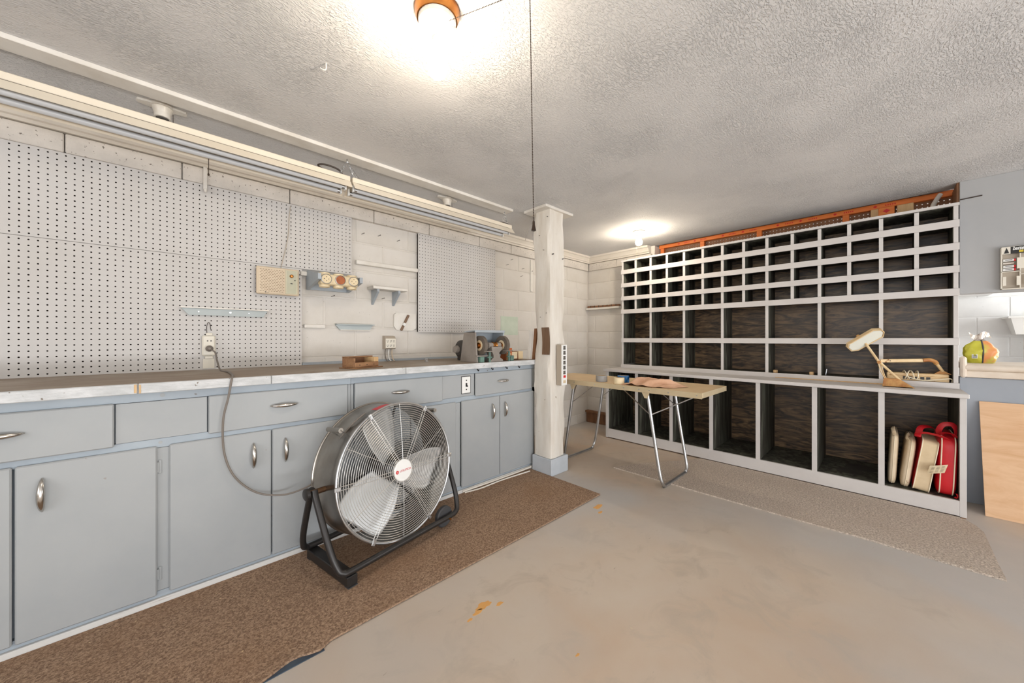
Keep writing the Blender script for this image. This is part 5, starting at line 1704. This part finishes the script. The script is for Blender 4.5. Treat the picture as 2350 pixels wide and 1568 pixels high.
strap(c3, [(-0.10, 0.05, 0.320), (-0.15, 0.055, 0.352), (-0.172, 0.020, 0.368), (-0.172, -0.03, 0.366), (-0.165, -0.066, 0.350), (-0.15, -0.072, 0.325)], 'red', 0.013)
strap(c3, [(-0.14, 0.055, 0.330), (-0.10, 0.045, 0.385), (-0.05, 0.0, 0.392), (-0.02, -0.03, 0.36), (0.0, -0.034, 0.325)], 'red', 0.014)
c4 = thing('boat_cushion', 'plump red cushion with cream piping and a paper tag', 'cushion', (3.530, -0.2535, FZ), rot=(0.035, 0, 0))
part('pad', cushion_mesh(0.37, 0.360, 0.088, 0.34, 0.40), 'red', c4, local=True, angle=80)
for y in (-0.026, 0.026):
    kk = (1 - (abs(y) / 0.044) ** 5.0) ** 0.2 + 0.004
    part('piping', MB().tube(loop_pts(0.374, 0.364, y, 0.34, kk), 0.0030, 6, closed=True), 'piping', c4, local=True)
strap(c4, [(-0.11, 0.03, 0.350), (-0.13, 0.038, 0.385), (-0.135, 0.022, 0.425), (-0.13, -0.012, 0.432), (-0.125, -0.030, 0.405), (-0.12, -0.034, 0.372)], 'red', 0.013)
strap(c4, [(-0.12, 0.030, 0.355), (-0.15, 0.020, 0.378), (-0.155, -0.015, 0.378), (-0.13, -0.032, 0.352)], 'red', 0.012)
strap(c4, [(-0.172, -0.030, 0.030), (-0.186, -0.040, 0.034), (-0.184, -0.044, 0.012), (-0.170, -0.034, 0.010)], 'red', 0.006)
tg = part('paper_tag', MB().grid(lambda u, v: (-0.205 - 0.010 * math.sin(u * 2) + 0.004 * v, 0.012 + 0.070 * u - 0.012 * v, 0.150 + 0.052 * v - 0.024 * u), 5, 3), 'paperlabel', c4, local=True)
pr = MB()
for i in range(5):
    for k in range(3):
        u0 = 0.12 + 0.28 * k
        u1 = u0 + 0.18
        v = 0.18 + 0.15 * i

        def tp(u, v):
            return Vector((-0.2062 - 0.010 * math.sin(u * 2) + 0.004 * v, 0.012 + 0.070 * u - 0.012 * v, 0.150 + 0.052 * v - 0.024 * u))
        a, b = tp(u0, v), tp(u1, v)
        pr.tube([a, b], 0.0007, 4)
part('tag_print', pr, 'corddark', tg, local=True)

# ================================================================== plywood, battery rack, snack bag
solo('plywood_sheet', MB().add(
    [(3.478, -0.412, 0.0005), (3.488, -0.412, 0.0005), (3.6888, -0.412, 0.652), (3.679, -0.412, 0.655),
     (3.478, -1.45, 0.0005), (3.488, -1.45, 0.0005), (3.6888, -1.45, 0.652), (3.679, -1.45, 0.655)],
    [(0, 1, 2, 3), (7, 6, 5, 4), (0, 4, 5, 1), (1, 5, 6, 2), (2, 6, 7, 3), (3, 7, 4, 0)]), 'ply', 'pale plywood sheet leaning against the blue-grey lower wall', 'plywood', smooth=False)

br = thing('battery_rack', 'grey plastic battery rack with black header on the grey wall panel', 'battery rack', (3.69, -0.64, 1.348))
Y0, Y1 = -0.491, -0.80
part('back_plate', MB().box(3.682, 3.6896, Y1, Y0, 1.348, 1.606, 0.002), 'taupe', br)
fm_ = MB().box(3.664, 3.682, Y0 - 0.005, Y0, 1.348, 1.606, 0.001).box(3.664, 3.682, Y1, Y1 + 0.005, 1.348, 1.606, 0.001).box(3.664, 3.682, Y1, Y0, 1.348, 1.354, 0.001).box(3.664, 3.682, Y1, Y0, 1.600, 1.606, 0.001)
for y in (-0.560, -0.68):
    fm_.box(3.664, 3.682, y - 0.002, y + 0.002, 1.354, 1.562)
fm_.box(3.664, 3.682, -0.56, Y0, 1.452, 1.456).box(3.664, 3.682, Y1, -0.56, 1.434, 1.438)
for y0 in (-0.502, -0.551, -0.577, -0.60):
    fm_.box(3.662, 3.666, y0 - 0.008, y0 + 0.004, 1.370, 1.425)
fm_.box(3.662, 3.668, -0.575, -0.548, 1.470, 1.535)
part('frame', fm_, 'ivory', br)
hdr = part('header', MB().box(3.6625, 3.6638, Y1, -0.526, 1.562, 1.604), 'black', br, smooth=False)
part('logo_panel', MB().box(3.6625, 3.6638, -0.5255, Y0 - 0.002, 1.562, 1.604), 'ivory', br, smooth=False)
part('logo', MB().prism([(-0.502, 1.566), (-0.521, 1.566), (-0.5115, 1.600)], 3.6616, 3.6624, 'x'), 'black', br, smooth=False)
text_mesh('battery', 0.030, 'white', face_negX(3.6618, -0.560, 1.592), 'header_word', hdr, shear=0.25, offset=0.0008, extrude=0.0003, sx=0.62)
part('header_strip', MB().box(3.6614, 3.6624, -0.66, -0.555, 1.567, 1.579), 'yellowprint', hdr, smooth=False)
text_mesh('bank', 0.017, 'black', face_negX(3.661, -0.585, 1.574), 'header_word', hdr, shear=0.2, extrude=0.0003)
for i, (z, m_) in enumerate(((1.525, 'white'), (1.506, 'bagfoil'), (1.487, 'white'), (1.468, 'white'))):
    sh_ = 0.006 if i % 2 else 0.0
    b_ = thing('battery', ['white battery with red end at the top of the battery rack', 'plain silver battery in the battery rack', 'white battery with red end pointing left in the battery rack', 'white battery lowest in the battery rack stack'][i], 'battery', (3.672, -0.52, z))
    part('cell', MB().cyl((3.672, -0.500 + sh_ * 0.2, z), (3.672, -0.538, z), 0.0075, 14), m_, b_)
    if m_ == 'white':
        part('end_band', MB().cyl((3.672, -0.538, z), (3.672, -0.545, z), 0.0076, 14), 'redplastic', b_)
        part('print', MB().box(3.6640, 3.6650, -0.533, -0.507, z - 0.0015, z + 0.0015), 'outletdark', b_, smooth=False)

sb = thing('snack_bag', 'crumpled yellow-green foil bag standing on the pass-through sill', 'bag', (3.88, -0.438, 0.8866))


def bagf(u, v):
    a = 2 * PI * u
    z = v
    w = 0.045 * (0.55 + 1.05 * math.sin(PI * min(1, 0.16 + v * 0.86)) ** 0.8) * (1 - 0.55 * max(0, v - 0.72) / 0.28)
    n_ = noise.noise(Vector((math.cos(a) * 2.2, math.sin(a) * 2.2, v * 5)))
    k = 1 + 0.22 * n_
    return (3.88 + 0.55 * w * k * math.cos(a), -0.438 + w * k * math.sin(a), 0.8868 + 0.165 * v + 0.004 * n_)


bag = MB()
NU, NV = 36, 18
vs = [bagf(i / NU, j / NV) for j in range(NV + 1) for i in range(NU)]
fs, mi_ = [], []
for j_ in range(NV):
    for i in range(NU):
        fs.append((j_ * NU + i, j_ * NU + (i + 1) % NU, (j_ + 1) * NU + (i + 1) % NU, (j_ + 1) * NU + i))
        u = (i + .5) / NU
        v = (j_ + .5) / NV
        # print: yellow-green left half, picture on the right, foil at the crimped top
        mi_.append(2 if v > 0.9 else (1 if 0.52 < u < 0.80 else 0))
bag.v = [Vector(p) for p in vs]
bag.f = [list(f) for f in fs] + [list(range(NU - 1, -1, -1))]
bag.mi = mi_ + [0]
bg_ = part('body', bag, ['bagyellow', 'bagpic', 'bagfoil'], sb, angle=50)
part('crimped_top', MB().grid(lambda u, v: (3.88 + 0.012 * math.sin(9 * u + 2 * v), -0.485 + 0.085 * u + 0.01 * v, 1.048 + 0.036 * v + 0.012 * math.sin(7 * u)), 12, 4), 'bagfoil', sb, angle=80)
part('barcode_label', MB().box(3.8395, 3.8435, -0.424, -0.400, 0.918, 0.945), 'white', sb, smooth=False)
bars = MB()
for i in range(4):
    bars.box(3.8386, 3.8394, -0.422, -0.402, 0.922 + i * 0.0055, 0.925 + i * 0.0055)
part('barcode_lines', bars, 'outletdark', sb, smooth=False)
part('stripe', MB().tube(bez([bagf(0.52, v) for v in (0.02, 0.2, 0.4, 0.6, 0.8, 0.92)], 4), 0.004, 6), 'outletdark', sb)
